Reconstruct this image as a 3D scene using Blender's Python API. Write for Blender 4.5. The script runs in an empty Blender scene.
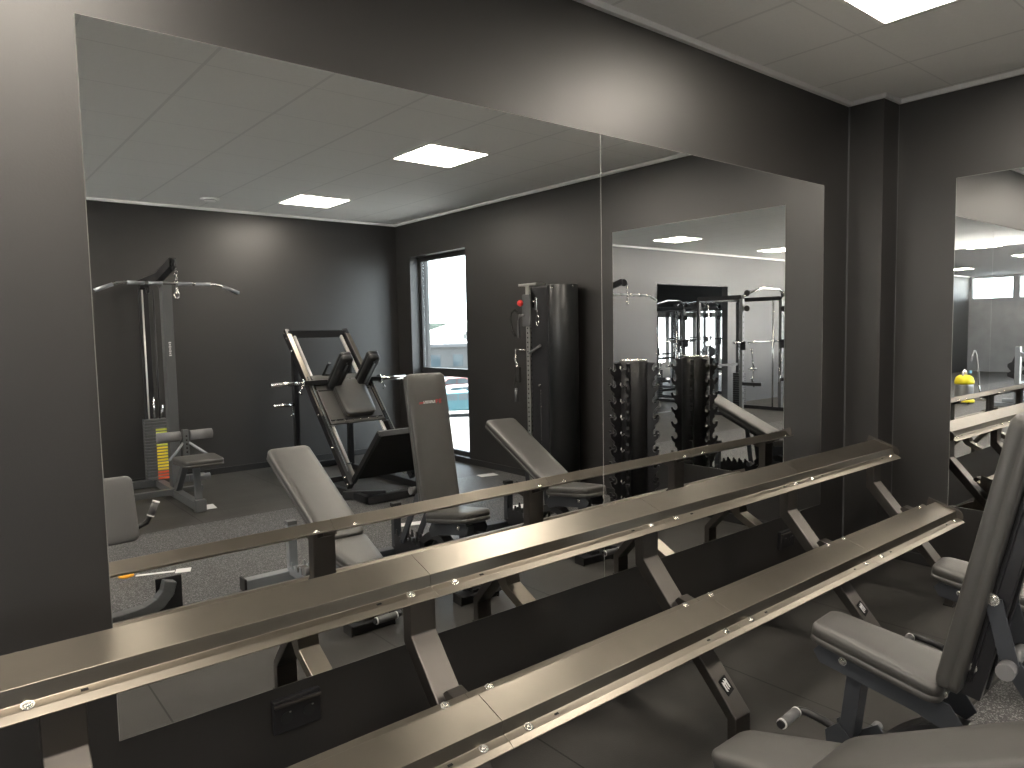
import bpy, bmesh, math, random
from mathutils import Vector, Matrix
random.seed(4)
C = bpy.context.scene.collection
PI = math.pi
V = Vector
CEIL = 3.205
XB = 5.275           # wall_right plane
YC = -6.553          # wall opposite the mirrors
XE = -17.0           # far end of the hall

# ------------------------------------------------------------------ materials
def mat(name, col, rough=.5, metal=0., spec=.5, noise=0., nscale=20., bump=0., bscale=200., coat=0., emit=None, estr=0.):
    m = bpy.data.materials.new(name); m.use_nodes = True
    nt = m.node_tree; b = nt.nodes['Principled BSDF']
    b.inputs['Base Color'].default_value = (*col, 1)
    b.inputs['Roughness'].default_value = rough
    b.inputs['Metallic'].default_value = metal
    b.inputs['Specular IOR Level'].default_value = spec
    if coat: b.inputs['Coat Weight'].default_value = coat; b.inputs['Coat Roughness'].default_value = rough
    if emit: b.inputs['Emission Color'].default_value = (*emit, 1); b.inputs['Emission Strength'].default_value = estr
    tc = nt.nodes.new('ShaderNodeTexCoord')
    if noise:
        n = nt.nodes.new('ShaderNodeTexNoise'); n.inputs['Scale'].default_value = nscale; n.inputs['Detail'].default_value = 5
        r = nt.nodes.new('ShaderNodeValToRGB')
        r.color_ramp.elements[0].position = .3; r.color_ramp.elements[1].position = .7
        r.color_ramp.elements[0].color = (*[c*(1-noise) for c in col], 1)
        r.color_ramp.elements[1].color = (*[min(1, c*(1+noise)) for c in col], 1)
        nt.links.new(tc.outputs['Object'], n.inputs['Vector']); nt.links.new(n.outputs['Fac'], r.inputs['Fac'])
        nt.links.new(r.outputs['Color'], b.inputs['Base Color'])
    if bump:
        n2 = nt.nodes.new('ShaderNodeTexNoise'); n2.inputs['Scale'].default_value = bscale; n2.inputs['Detail'].default_value = 3
        bu = nt.nodes.new('ShaderNodeBump'); bu.inputs['Strength'].default_value = bump; bu.inputs['Distance'].default_value = .004
        nt.links.new(tc.outputs['Object'], n2.inputs['Vector']); nt.links.new(n2.outputs['Fac'], bu.inputs['Height'])
        nt.links.new(bu.outputs['Normal'], b.inputs['Normal'])
    return m

M = {}
M['wall'] = mat('dark_wall_paint', (.0125, .0112, .0108), .46, spec=1.0, noise=.06, nscale=1.5, bump=.08, bscale=150)
M['dado'] = M['wall']
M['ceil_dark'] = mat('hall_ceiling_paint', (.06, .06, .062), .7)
M['trim'] = mat('white_trim', (.85, .85, .84), .4)
M['pale'] = mat('pale_wall_paint', (.55, .56, .55), .7)
M['baseb'] = mat('baseboard_black', (.02, .02, .021), .4)
M['mirror'] = mat('mirror_silver', (.885, .89, .88), 0.0, 1.0)
M['edge_shaded'] = mat('mirror_edge_shaded', (.22, .22, .21), .4)  # same polished edge without its glint, painted as a darker colour
M['edge'] = mat('mirror_edge_glass', (.75, .78, .74), .2, .3)
M['powder'] = mat('black_powder_coat', (.014, .014, .016), .36, spec=.5, bump=.05, bscale=600)
M['shelfm'] = mat('satin_grey_powder_coat', (.255, .230, .195), .35, 1., spec=.5, noise=.04, nscale=8, bump=.03, bscale=500)
M['legm'] = mat('satin_black_powder_coat', (.13, .12, .112), .40, 1., spec=.5, bump=.03, bscale=500)
M['vinyl'] = mat('grey_vinyl', (.046, .044, .041), .50, spec=.9, coat=.25, noise=.08, nscale=12, bump=.12, bscale=450)
M['vinyl_light'] = mat('light_grey_vinyl', (.16, .16, .16), .45, spec=.5, bump=.12, bscale=450)
M['vinyl_side'] = mat('blue_grey_vinyl', (.075, .083, .092), .5, spec=.4, bump=.15, bscale=500)
M['vinylk'] = mat('black_vinyl', (.022, .022, .023), .42, spec=.5, bump=.12, bscale=450)
M['gframe'] = mat('dark_blue_grey_frame', (.055, .06, .07), .4, .3)
M['lframe'] = mat('light_grey_frame', (.30, .32, .34), .35, .4)
M['mframe'] = mat('mid_grey_frame', (.13, .135, .14), .38, .4)
M['chrome'] = mat('chrome', (.78, .78, .77), .16, 1.0)
M['bolt'] = mat('zinc_bolt', (.85, .84, .8), .22, .9)
M['tube_steel'] = mat('satin_steel_tube', (.62, .61, .58), .42, .7)
M['steel'] = mat('brushed_steel', (.5, .5, .48), .32, .9)
M['rubber'] = mat('black_rubber', (.012, .012, .012), .7)
M['grip'] = mat('grey_foam_grip', (.16, .16, .165), .6)
M['white'] = mat('white_decal', (.8, .8, .8), .5)
M['red'] = mat('red_plastic', (.55, .03, .03), .4)
M['yellow'] = mat('yellow_plastic', (.85, .72, .02), .4)
M['orange'] = mat('orange_rubber_disc', (.9, .42, .02), .5)
M['winframe'] = mat('window_frame_dark', (.03, .03, .032), .4)
M['shroud'] = mat('gloss_black_shroud', (.012, .013, .014), .34, spec=.6)
M['slot'] = mat('black_slot', (.004, .004, .004), .8)
M['lamp'] = mat('lamp_diffuser', (.9, .9, .9), .6, emit=(1, .90, .77), estr=35.)
M['mintile'] = mat('stack_green', (.55, .6, .1), .5)
M['wy'] = mat('stack_yellow', (.8, .65, .05), .5)
M['wr'] = mat('stack_red', (.7, .12, .05), .5)
M['blue'] = mat('blue_plastic', (.15, .4, .55), .4)

def floor_material():
    m = bpy.data.materials.new('rubber_gym_floor'); m.use_nodes = True
    nt = m.node_tree; N = nt.nodes; L = nt.links; b = N['Principled BSDF']
    tc = N.new('ShaderNodeTexCoord'); sep = N.new('ShaderNodeSeparateXYZ'); L.new(tc.outputs['Object'], sep.inputs[0])
    def math_(op, a, bb=None, cc=None):
        n = N.new('ShaderNodeMath'); n.operation = op
        for i, v in enumerate((a, bb, cc)):
            if v is None: continue
            if isinstance(v, (int, float)): n.inputs[i].default_value = v
            else: L.new(v, n.inputs[i])
        return n.outputs[0]
    x, y = sep.outputs['X'], sep.outputs['Y']
    # speckled granulate runway between two rows of plain tiles
    zone = math_('MULTIPLY', math_('LESS_THAN', y, -1.335), math_('GREATER_THAN', y, -4.28))
    # joints
    fx = math_('ABSOLUTE', math_('SUBTRACT', math_('FRACT', math_('DIVIDE', math_('SUBTRACT', x, .7425-.5575), 1.115)), .5))
    jx = math_('LESS_THAN', fx, .0035)
    fy = math_('ABSOLUTE', math_('SUBTRACT', math_('FRACT', math_('DIVIDE', math_('ADD', y, 1.335-.5575), 1.115)), .5))
    jy = math_('LESS_THAN', fy, .003)
    tiles = math_('MULTIPLY', math_('MAXIMUM', jx, jy), math_('SUBTRACT', 1.0, zone))
    edge = math_('MAXIMUM', math_('LESS_THAN', math_('ABSOLUTE', math_('ADD', y, 1.335)), .006), math_('LESS_THAN', math_('ABSOLUTE', math_('ADD', y, 4.28)), .006))
    joint = math_('MAXIMUM', tiles, edge)
    n1 = N.new('ShaderNodeTexNoise'); n1.inputs['Scale'].default_value = 2.2; n1.inputs['Detail'].default_value = 8; L.new(tc.outputs['Object'], n1.inputs['Vector'])
    r1 = N.new('ShaderNodeValToRGB'); r1.color_ramp.elements[0].position = .35; r1.color_ramp.elements[1].position = .75
    r1.color_ramp.elements[0].color = (.040, .038, .036, 1); r1.color_ramp.elements[1].color = (.062, .060, .056, 1); L.new(n1.outputs['Fac'], r1.inputs['Fac'])
    # chalk scuffs and dust spots
    vd = N.new('ShaderNodeTexNoise'); vd.inputs['Scale'].default_value = 9; vd.inputs['Detail'].default_value = 10; vd.inputs['Roughness'].default_value = .75; L.new(tc.outputs['Object'], vd.inputs['Vector'])
    rd = N.new('ShaderNodeValToRGB'); rd.color_ramp.elements[0].position = .66; rd.color_ramp.elements[1].position = .8
    rd.color_ramp.elements[0].color = (0, 0, 0, 1); rd.color_ramp.elements[1].color = (.35, .35, .35, 1); L.new(vd.outputs['Fac'], rd.inputs['Fac'])
    mixd = N.new('ShaderNodeMixRGB'); mixd.inputs[2].default_value = (.14, .13, .12, 1); L.new(rd.outputs['Color'], mixd.inputs[0]); L.new(r1.outputs['Color'], mixd.inputs[1])
    # speckles
    vo = N.new('ShaderNodeTexVoronoi'); vo.inputs['Scale'].default_value = 190; L.new(tc.outputs['Object'], vo.inputs['Vector'])
    rs = N.new('ShaderNodeValToRGB'); rs.color_ramp.interpolation = 'CONSTANT'
    rs.color_ramp.elements[0].color = (.045, .045, .047, 1); rs.color_ramp.elements[1].position = .60; rs.color_ramp.elements[1].color = (.085, .085, .085, 1)
    e = rs.color_ramp.elements.new(.78); e.color = (.21, .21, .21, 1)
    sc = N.new('ShaderNodeSeparateColor'); L.new(vo.outputs['Color'], sc.inputs[0]); L.new(sc.outputs[0], rs.inputs['Fac'])
    mz = N.new('ShaderNodeMixRGB'); L.new(zone, mz.inputs[0]); L.new(mixd.outputs[0], mz.inputs[1]); L.new(rs.outputs['Color'], mz.inputs[2])
    mj = N.new('ShaderNodeMixRGB'); L.new(joint, mj.inputs[0]); L.new(mz.outputs[0], mj.inputs[1]); mj.inputs[2].default_value = (.008, .008, .008, 1)
    L.new(mj.outputs[0], b.inputs['Base Color'])
    b.inputs['Roughness'].default_value = .55; b.inputs['Specular IOR Level'].default_value = .35
    nb = N.new('ShaderNodeTexNoise'); nb.inputs['Scale'].default_value = 140; L.new(tc.outputs['Object'], nb.inputs['Vector'])
    bu = N.new('ShaderNodeBump'); bu.inputs['Strength'].default_value = .25; bu.inputs['Distance'].default_value = .004; L.new(nb.outputs['Fac'], bu.inputs['Height']); L.new(bu.outputs['Normal'], b.inputs['Normal'])
    return m
def ceiling_material():
    m = bpy.data.materials.new('mineral_fibre_ceiling'); m.use_nodes = True
    nt = m.node_tree; N = nt.nodes; L = nt.links; b = N['Principled BSDF']
    tc = N.new('ShaderNodeTexCoord'); sep = N.new('ShaderNodeSeparateXYZ'); L.new(tc.outputs['Object'], sep.inputs[0])
    def math_(op, a, bb=None):
        n = N.new('ShaderNodeMath'); n.operation = op
        for i, v in enumerate((a, bb)):
            if v is None: continue
            if isinstance(v, (int, float)): n.inputs[i].default_value = v
            else: L.new(v, n.inputs[i])
        return n.outputs[0]
    def line(c, off, w):
        f = math_('ABSOLUTE', math_('SUBTRACT', math_('FRACT', math_('DIVIDE', math_('SUBTRACT', c, off-.325), .65)), .5))
        return math_('LESS_THAN', f, w/.65/2)
    j = math_('MAXIMUM', line(sep.outputs['X'], 3.267, .020), line(sep.outputs['Y'], -2.52, .009))
    n = N.new('ShaderNodeTexNoise'); n.inputs['Scale'].default_value = 60; n.inputs['Detail'].default_value = 4; L.new(tc.outputs['Object'], n.inputs['Vector'])
    r = N.new('ShaderNodeValToRGB'); r.color_ramp.elements[0].color = (.82, .825, .815, 1); r.color_ramp.elements[1].color = (.88, .885, .87, 1); L.new(n.outputs['Fac'], r.inputs['Fac'])
    mx = N.new('ShaderNodeMixRGB'); L.new(j, mx.inputs[0]); L.new(r.outputs['Color'], mx.inputs[1]); mx.inputs[2].default_value = (.72, .725, .72, 1)
    L.new(mx.outputs[0], b.inputs['Base Color']); b.inputs['Roughness'].default_value = .8
    return m
M['floor'] = floor_material(); M['ceil'] = ceiling_material()

# ------------------------------------------------------------------ mesh builder
class MB:
    def __init__(s): s.v = []; s.f = []; s.m = []; s.mi = 0; s.sm = []; s.cuts = []
    def mark(s): s.cuts.append((len(s.v), len(s.f))); return s
    def add(s, vs, fs, smooth=False):
        o = len(s.v); s.v += [tuple(p) for p in vs]
        for f in fs: s.f.append(tuple(i+o for i in f)); s.m.append(s.mi); s.sm.append(smooth)
        return s
    def box(s, c, size, rot=None):
        x, y, z = [a/2 for a in size]; R = rot or Matrix.Identity(3); c = V(c)
        vs = [c + R @ V((sx*x, sy*y, sz*z)) for sx in (-1, 1) for sy in (-1, 1) for sz in (-1, 1)]
        return s.add(vs, [(0, 1, 3, 2), (4, 6, 7, 5), (0, 4, 5, 1), (2, 3, 7, 6), (0, 2, 6, 4), (1, 5, 7, 3)])
    def b2(s, x0, x1, y0, y1, z0, z1):
        return s.box(((x0+x1)/2, (y0+y1)/2, (z0+z1)/2), (abs(x1-x0), abs(y1-y0), abs(z1-z0)))
    def sweep(s, pts, prof, up=(0, 0, 1), smooth=False, cap=True, side=None):
        """Sweep a closed 2-D profile (a, b) along pts: a along the side vector, b along the normal; mitred joints."""
        pts = [V(p) for p in pts]; n = len(pts); rings = []
        for i, p in enumerate(pts):
            d0 = (pts[i]-pts[i-1]).normalized() if i > 0 else None
            d1 = (pts[i+1]-pts[i]).normalized() if i < n-1 else None
            t = (d0 or d1) if (d0 is None or d1 is None) else (d0+d1).normalized()
            dd = d1 or d0
            sd = V(side) if side else dd.cross(V(up))
            if sd.length < 1e-4: sd = dd.cross(V((0, 1, 0)))
            sd = (sd - dd*sd.dot(dd)).normalized(); nm = sd.cross(dd).normalized()
            ring = []
            for a, b in prof:
                q = sd*a + nm*b
                k = -q.dot(t)/dd.dot(t) if abs(dd.dot(t)) > 1e-5 else 0
                ring.append(p + q + dd*k)
            rings.append(ring)
        m = len(prof); vs = [v for r in rings for v in r]; fs = []
        for i in range(n-1):
            for j in range(m):
                fs.append((i*m+j, i*m+(j+1) % m, (i+1)*m+(j+1) % m, (i+1)*m+j))
        s.add(vs, fs, smooth)
        if cap: s.add(rings[0], [tuple(range(m))[::-1]]); s.add(rings[-1], [tuple(range(m))])
        return s
    def bar(s, pts, w, h, up=(0, 0, 1), side=None):
        return s.sweep(pts, [(-w/2, -h/2), (w/2, -h/2), (w/2, h/2), (-w/2, h/2)], up, side=side)
    def tube(s, pts, r, seg=12, closed=False):
        return s.sweep(pts, [(r*math.cos(2*PI*k/seg), r*math.sin(2*PI*k/seg)) for k in range(seg)], up=(.013, .021, 1), smooth=True)
    def cyl(s, a, b, r, r2=None, seg=20):
        a, b = V(a), V(b); d = (b-a).normalized(); u = d.orthogonal().normalized(); w = d.cross(u)
        r2 = r if r2 is None else r2
        A = [a+(u*math.cos(2*PI*k/seg)+w*math.sin(2*PI*k/seg))*r for k in range(seg)]
        B = [b+(u*math.cos(2*PI*k/seg)+w*math.sin(2*PI*k/seg))*r2 for k in range(seg)]
        s.add(A+B, [(k, (k+1) % seg, seg+(k+1) % seg, seg+k) for k in range(seg)], True)
        s.add(A, [tuple(range(seg))[::-1]]); s.add(B, [tuple(range(seg))])
        return s
    def lathe(s, prof, c=(0, 0, 0), seg=28):
        vs = []; fs = []
        for r, z in prof:
            for k in range(seg): vs.append((c[0]+r*math.cos(2*PI*k/seg), c[1]+r*math.sin(2*PI*k/seg), c[2]+z))
        for i in range(len(prof)-1):
            for k in range(seg): fs.append((i*seg+k, i*seg+(k+1) % seg, (i+1)*seg+(k+1) % seg, (i+1)*seg+k))
        s.add(vs, fs, True); return s
    def prism(s, poly, x0, x1, axis='x'):
        """Extrude a polygon given in the two other axes."""
        def p(a, b, t):
            return {'x': (t, a, b), 'y': (a, t, b), 'z': (a, b, t)}[axis]
        n = len(poly)
        A = [p(a, b, x0) for a, b in poly]; B = [p(a, b, x1) for a, b in poly]
        s.add(A+B, [(k, (k+1) % n, n+(k+1) % n, n+k) for k in range(n)]); s.add(A, [tuple(range(n))[::-1]]); s.add(B, [tuple(range(n))])
        return s
    def sphere(s, c, r, seg=14):
        prof = [(max(1e-4, r*math.sin(PI*i/8)), -r*math.cos(PI*i/8)) for i in range(9)]
        return s.lathe(prof, c, seg)
    def xf(s, mtx):
        s.v = [tuple(mtx @ V(p)) for p in s.v]; return s
    def build(s, name, mats, parent=None, bevel=0., bseg=2, loc=(0, 0, 0), split=False):
        if s.cuts and len(s.cuts) > 1:      # marked pieces become objects of their own
            first = None; C_ = s.cuts+[(len(s.v), len(s.f))]
            for (v0, f0), (v1, f1) in zip(C_, C_[1:]):
                q = MB(); q.v = s.v[v0:v1]; q.f = [tuple(i-v0 for i in f) for f in s.f[f0:f1]]; q.m = s.m[f0:f1]; q.sm = s.sm[f0:f1]
                o = q.build(name, mats, parent, bevel, bseg, loc); first = first or o
            return first
        me = bpy.data.meshes.new(name); me.from_pydata(s.v, [], s.f)
        if not isinstance(mats, (list, tuple)): mats = [mats]
        for m in mats: me.materials.append(M[m] if isinstance(m, str) else m)
        for i, p in enumerate(me.polygons): p.material_index = min(s.m[i], len(mats)-1); p.use_smooth = s.sm[i]
        bm = bmesh.new(); bm.from_mesh(me); bmesh.ops.remove_doubles(bm, verts=bm.verts, dist=1e-5)
        bmesh.ops.recalc_face_normals(bm, faces=bm.faces); bm.to_mesh(me); bm.free()
        o = bpy.data.objects.new(name, me); C.objects.link(o); o.location = loc
        if parent: o.parent = parent
        if bevel:
            md = o.modifiers.new('bevel', 'BEVEL'); md.width = bevel; md.segments = bseg; md.limit_method = 'ANGLE'; md.angle_limit = math.radians(40)
            md.harden_normals = False
        return o

def tag(o, label=None, cat=None, group=None, kind=None):
    if label: o['label'] = label
    if cat: o['category'] = cat
    if group: o['group'] = group
    if kind: o['kind'] = kind
    return o
def thing(name, label, cat, loc=(0, 0, 0), group=None, rz=0):
    o = bpy.data.objects.new(name, None); C.objects.link(o); o.location = loc; o.rotation_euler = (0, 0, rz); o.empty_display_size = .1
    return tag(o, label, cat, group)
def struct(name, mb, m, bevel=0., label=None):
    o = mb.build(name, m, None, bevel); o['kind'] = 'structure'
    if label: o['label'] = label
    return o

def RX(a): return Matrix.Rotation(a, 3, 'X')

def pad(length, w0, w1, th, r=.045, crown=.004, seg=6):
    """Upholstered pad in the local x (width) / y (length) plane, rounded plan corners and softly rolled edges; top is +z."""
    # outline in plan
    out = []
    corners = [(w1/2-r, length-r, 0), (-w1/2+r, length-r, PI/2), (-w0/2+r, r, PI), (w0/2-r, r, 1.5*PI)]
    for cx, cy, a0 in corners:
        for k in range(seg+1):
            a = a0 + PI/2*k/seg; out.append((cx+r*math.cos(a), cy+r*math.sin(a)))
    n = len(out); cx, cy = 0, length/2
    levels = [(.012, 0.), (0., .006), (0., th*.38), (.004, th*.41), (0., th*.44), (0., th*.80), (.004, th*.93), (.014, th)]
    vs = []; fs = []
    def inset(p, d):
        v = V((p[0]-cx, p[1]-cy)); hx, hy = max(w0, w1)/2, length/2
        return (p[0]-d*(p[0]-cx)/hx, p[1]-d*(p[1]-cy)/hy)
    for d, z in levels:
        for p in out: q = inset(p, d); vs.append((q[0], q[1], z))
    m = len(levels)
    for i in range(m-1):
        for k in range(n): fs.append((i*n+k, i*n+(k+1) % n, (i+1)*n+(k+1) % n, (i+1)*n+k))
    # crowned top
    for d, z in ((.05, th+crown*.6), (.095, th+crown)):
        for p in out: q = inset(p, d); vs.append((q[0], q[1], z))
    for i in (m-1, m):
        for k in range(n): fs.append((i*n+k, i*n+(k+1) % n, (i+1)*n+(k+1) % n, (i+1)*n+k))
    b = MB(); b.add(vs, fs, True)
    b.add([vs[(m+1)*n+k] for k in range(n)], [tuple(range(n))], True)
    b.add([vs[k] for k in range(n)], [tuple(range(n))[::-1]])
    return b

# ------------------------------------------------------------------ room shell
T = .15
struct('floor', MB().b2(XE, XB+.0, YC, 0.006, -.1, 0), 'floor')
struct('ceiling', MB().b2(-6.5, XB+T, YC-T, T, CEIL, CEIL+.1), 'ceil')
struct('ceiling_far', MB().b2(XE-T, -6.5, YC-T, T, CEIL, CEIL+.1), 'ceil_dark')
mb = MB(); mb.b2(-5.2, XB+T, .006, T, -.1, CEIL); mb.b2(XE, -15.5, .006, T, -.1, CEIL); mb.b2(-15.5, -5.2, .006, T, -.1, .25); mb.b2(-15.5, -5.2, .006, T, 3.0, CEIL)  # unseen openings down the hall, added to let in fill daylight
for k in range(1, 6): mb.b2(-15.5+2*k-.06, -15.5+2*k+.06, .006, T, .25, 3.0)
struct('wall_left', mb, 'wall')       # the wall the mirrors hang on
struct('trim_1', MB().b2(5.044, XB, -.231, .006, 0, CEIL), 'wall')         # boxed pilaster in the corner
# right wall with the tall window opening
wy0, wy1, wz0, wz1 = -6.19, -4.885, .05, 2.72
mb = MB(); mb.b2(XB, XB+.3, wy1, T, -.1, CEIL); mb.b2(XB, XB+.3, YC-T, wy0, -.1, CEIL); mb.b2(XB, XB+.3, wy0, wy1, -.1, wz0); mb.b2(XB, XB+.3, wy0, wy1, wz1, CEIL)
struct('wall_right', mb, 'wall')
# opposite wall with an opening to the next hall
ox0, ox1, oz = -2.87, -.5, 2.53
mb = MB(); mb.b2(ox1, XB, YC-T, YC, -.1, CEIL); mb.b2(XE, ox0, YC-T, YC, -.1, CEIL); mb.b2(ox0, ox1, YC-T, YC, oz, CEIL)
struct('wall_back', mb, 'wall')
# far end wall with a strip of high windows
mb = MB(); mb.b2(XE-T, XE, YC-T, T, -.1, 2.45)
mb.b2(XE-T, XE, YC-T, T, 3.12, CEIL)
for yy in (YC, -5.2, -3.4, -1.6, 0): mb.b2(XE-T, XE, yy-.09, yy+.09, 2.45, 3.12)
M['grey_wall'] = mat('grey_wall_paint', (.20, .205, .205), .7, noise=.1, nscale=3); struct('wall_far', mb, 'grey_wall')
# next hall behind the opening
mb = MB(); mb.b2(-15, 3, -13, YC-T, -.1, 0); struct('floor_far', mb, 'floor')
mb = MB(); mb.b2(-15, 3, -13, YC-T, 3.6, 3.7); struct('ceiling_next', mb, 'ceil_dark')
mb = MB(); mb.b2(-15, 3, -13.15, -13, -.1, .5); mb.b2(-15, 3, -13.15, -13, 3.2, 3.7)
up = MB(); up.b2(-15, 3, -13.0, -12.9, 2.25, 3.6); up.b2(-15, 3, -9.0, -8.85, 2.9, 3.6); struct('trim_9', up, 'powder')
for k in range(13): mb.b2(-15+k*1.5-.1, -15+k*1.5+.1, -13.15, -13, .5, 3.2)
mb.b2(-15, 3, -13.15, -13, 2.02, 2.2); mb.b2(-15.15, -15, -13, YC-T, -.1, 3.7); mb.b2(3, 3.15, -13, YC-T, -.1, 3.7)
struct('wall_next', mb, 'pale')

# ceiling edge trim, L profile
h = .030
def edge_trim(name, x0, x1, y0, y1): struct(name, MB().b2(x0, x1, y0, y1, CEIL-h, CEIL-.0005), 'trim')
edge_trim('trim_2', XE, 5.044, -.022, .0055)
edge_trim('trim_3', 5.022, 5.0435, -.253, -.022)
edge_trim('trim_4', 5.044, XB, -.253, -.2315)
edge_trim('trim_5', XB-.022, XB-.0005, YC, -.253)
edge_trim('trim_6', XE, XB-.022, YC+.0005, YC+.022)
# inner corner beads of the pilaster
struct('trim_7', MB().b2(5.040, 5.0438, -.004, .0055, .0, CEIL-h), 'mframe')
struct('trim_8', MB().b2(XB-.004, XB-.0005, -.2355, -.2315, .0, CEIL-h), 'mframe')
struct('baseboard_back', MB().b2(ox1, XB, YC+.0005, YC+.014, .0005, .075), 'baseb', .003)
struct('baseboard_right', MB().b2(XB-.014, XB-.0005, YC+.014, -.235, .0005, .075), 'baseb', .003)

# window in the right wall: tall, two panes
glass = bpy.data.materials.new('clear_window_glass'); glass.use_nodes = True
nt = glass.node_tree; nt.nodes.remove(nt.nodes['Principled BSDF'])
tr = nt.nodes.new('ShaderNodeBsdfTransparent'); tr.inputs[0].default_value = (.93, .96, .96, 1)
gl = nt.nodes.new('ShaderNodeBsdfGlossy'); gl.inputs['Roughness'].default_value = 0.02
mx = nt.nodes.new('ShaderNodeMixShader'); mx.inputs[0].default_value = .06
nt.links.new(tr.outputs[0], mx.inputs[1]); nt.links.new(gl.outputs[0], mx.inputs[2]); nt.links.new(mx.outputs[0], nt.nodes['Material Output'].inputs[0])
M['glass'] = glass
fx0, fx1 = XB+.14, XB+.21
mb = MB(); fw = .06
mb.b2(fx0, fx1, wy0, wy0+fw, wz0, wz1); mb.b2(fx0, fx1, wy1-fw, wy1, wz0, wz1)
mb.b2(fx0, fx1, wy0+fw, wy1-fw, wz0, wz0+fw); mb.b2(fx0, fx1, wy0+fw, wy1-fw, wz1-fw, wz1); mb.b2(fx0, fx1, wy0+fw, wy1-fw, 1.08, 1.19)
win = struct('window_1', mb, 'winframe', .004)
mb = MB(); mb.b2(fx0+.03, fx0+.04, wy0+fw+.001, wy1-fw-.001, wz0+fw+.001, 1.079); mb.b2(fx0+.03, fx0+.04, wy0+fw+.001, wy1-fw-.001, 1.191, wz1-fw-.001)
mb.build('glass_pane', 'glass', win)
mb = MB(); mb.b2(fx0-.03, fx0, wy1-.05, wy1-.02, 1.48, 1.60); mb.b2(fx0-.045, fx0-.03, wy1-.14, wy1-.02, 1.56, 1.585); mb.build('window_handle', 'winframe', win, .003)
# far windows get glass too
mb = MB()
for a, b_ in ((YC+.09, -5.29), (-5.11, -3.49), (-3.31, -1.69), (-1.51, -.09)): mb.b2(XE-.06, XE-.05, a+.002, b_-.002, 2.452, 3.118)
struct('window_2', mb, 'glass')

# ------------------------------------------------------------------ mirrors
def mirror(name, x0, x1, z0, z1, label, axis='y', t=.005, group=None):
    root = thing(name, label, 'mirror', ((x0+x1)/2, 0.005, z0) if axis == 'y' else (XB-.0006, (x0+x1)/2, z0), group)
    L = V(root.location)
    b = MB()
    if axis == 'y': b.add([V(p)-L for p in ((x0, 0, z0), (x1, 0, z0), (x1, 0, z1), (x0, 0, z1))], [(0, 1, 2, 3)])
    else: b.add([V(p)-L for p in ((XB-t, x0, z0), (XB-t, x1, z0), (XB-t, x1, z1), (XB-t, x0, z1))], [(3, 2, 1, 0)])
    b.build('reflective_face', 'mirror', root)
    b = MB(); e = .0015
    if axis == 'y':
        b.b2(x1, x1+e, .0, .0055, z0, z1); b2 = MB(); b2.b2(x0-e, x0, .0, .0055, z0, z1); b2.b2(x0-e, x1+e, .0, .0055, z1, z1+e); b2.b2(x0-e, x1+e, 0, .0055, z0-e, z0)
        b2.v = [tuple(V(p)-L) for p in b2.v]; b2.build('polished_edge_shaded', 'edge_shaded', root)
    else:
        b.b2(XB-t, XB-.0006, x0-e, x0, z0, z1); b.b2(XB-t, XB-.0006, x1, x1+e, z0, z1); b.b2(XB-t, XB-.0006, x0-e, x1+e, z1, z1+e); b.b2(XB-t, XB-.0006, x0-e, x1+e, z0-e, z0)
    b.v = [tuple(V(p)-L) for p in b.v]; b.build('polished_edge', 'edge', root)
    return root
mirror('wall_mirror', .3925, 2.549, .447, 2.604, 'large left wall mirror panel reflecting the pulldown machine and window')
mirror('wall_mirror', 2.552, 4.705, .447, 2.604, 'large right-hand wall mirror panel beside the corner, past the vertical seam')
mirror('wall_mirror', -2.415, -.60, .447, 2.615, 'frameless mirror on the end wall, right of the boxed pilaster', 'x')

# power sockets under the mirror
def socket(x0, x1, z0, z1, label):
    r = thing('power_socket', label, 'socket', ((x0+x1)/2, .005, (z0+z1)/2))
    L = r.location; w = x1-x0; hh = z1-z0
    MB().box((0, -.012, 0), (w, .024, hh)).build('housing', 'powder', r, .004)
    MB().box((0, -.030, hh*.36), (w*.98, .014, .010)).build('hinged_lid', 'legm', r, .002)
    for s in (-1, 1):
        b = MB(); b.cyl((s*w*.24, -.0245, -.008), (s*w*.24, -.027, -.008), .021); b.build('outlet', 'shroud', r)
        MB().box((s*w*.24+.012, -.0285, .012), (.006, .003, .004)).build('contact', 'steel', r)
socket(.862, 1.035, .285, .405, 'double black wall socket under the left mirror, left of the first legs')
socket(4.165, 4.335, .24, .355, 'small black wall socket near the corner under the right mirror')

# ------------------------------------------------------------------ ceiling lamps
def ceiling_lamp(cx, cy, label, group=None, z=CEIL):
    r = thing('ceiling_lamp', label, 'lamp', (cx, cy, z), group)
    b = MB(); s = .305
    for a in (-1, 1): b.box((a*(s-.006), 0, -.006), (.012, 2*s, .010)); b.box((0, a*(s-.006), -.006), (2*s-.024, .012, .010))
    b.build('frame', 'trim', r)
    MB().box((0, 0, -.006), (2*s-.024, 2*s-.024, .008)).build('diffuser', 'lamp', r)
rows = [-1.03, -2.85, -5.43]
names = {(3.567, -1.03): 'square LED ceiling panel above the rack near the corner',
         (3.567, -2.85): 'square LED ceiling panel mid-aisle, facing the left wall mirror',
         (3.567, -5.43): 'square LED ceiling panel in front of the inclined leg press, by the back wall'}
col_names = {.317: 'nearest the left end of the dumbbell rack', -2.933: 'in the middle of the hall', -6.183: 'deeper in the hall', -9.433: 'towards the dark end of the hall', -12.683: 'closest to the far strip windows'}
row_names = {-1.03: 'by the mirror wall', -2.85: 'along the aisle', -5.43: 'by the back wall'}
for cx in (3.567, .317, -2.933, -6.183, -9.433, -12.683):
    for cy in rows:
        lab = names.get((cx, cy)) or 'square LED ceiling panel %s, %s' % (row_names[cy], col_names[cx])
        ceiling_lamp(cx, cy, lab, 'square LED ceiling panels')
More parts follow.
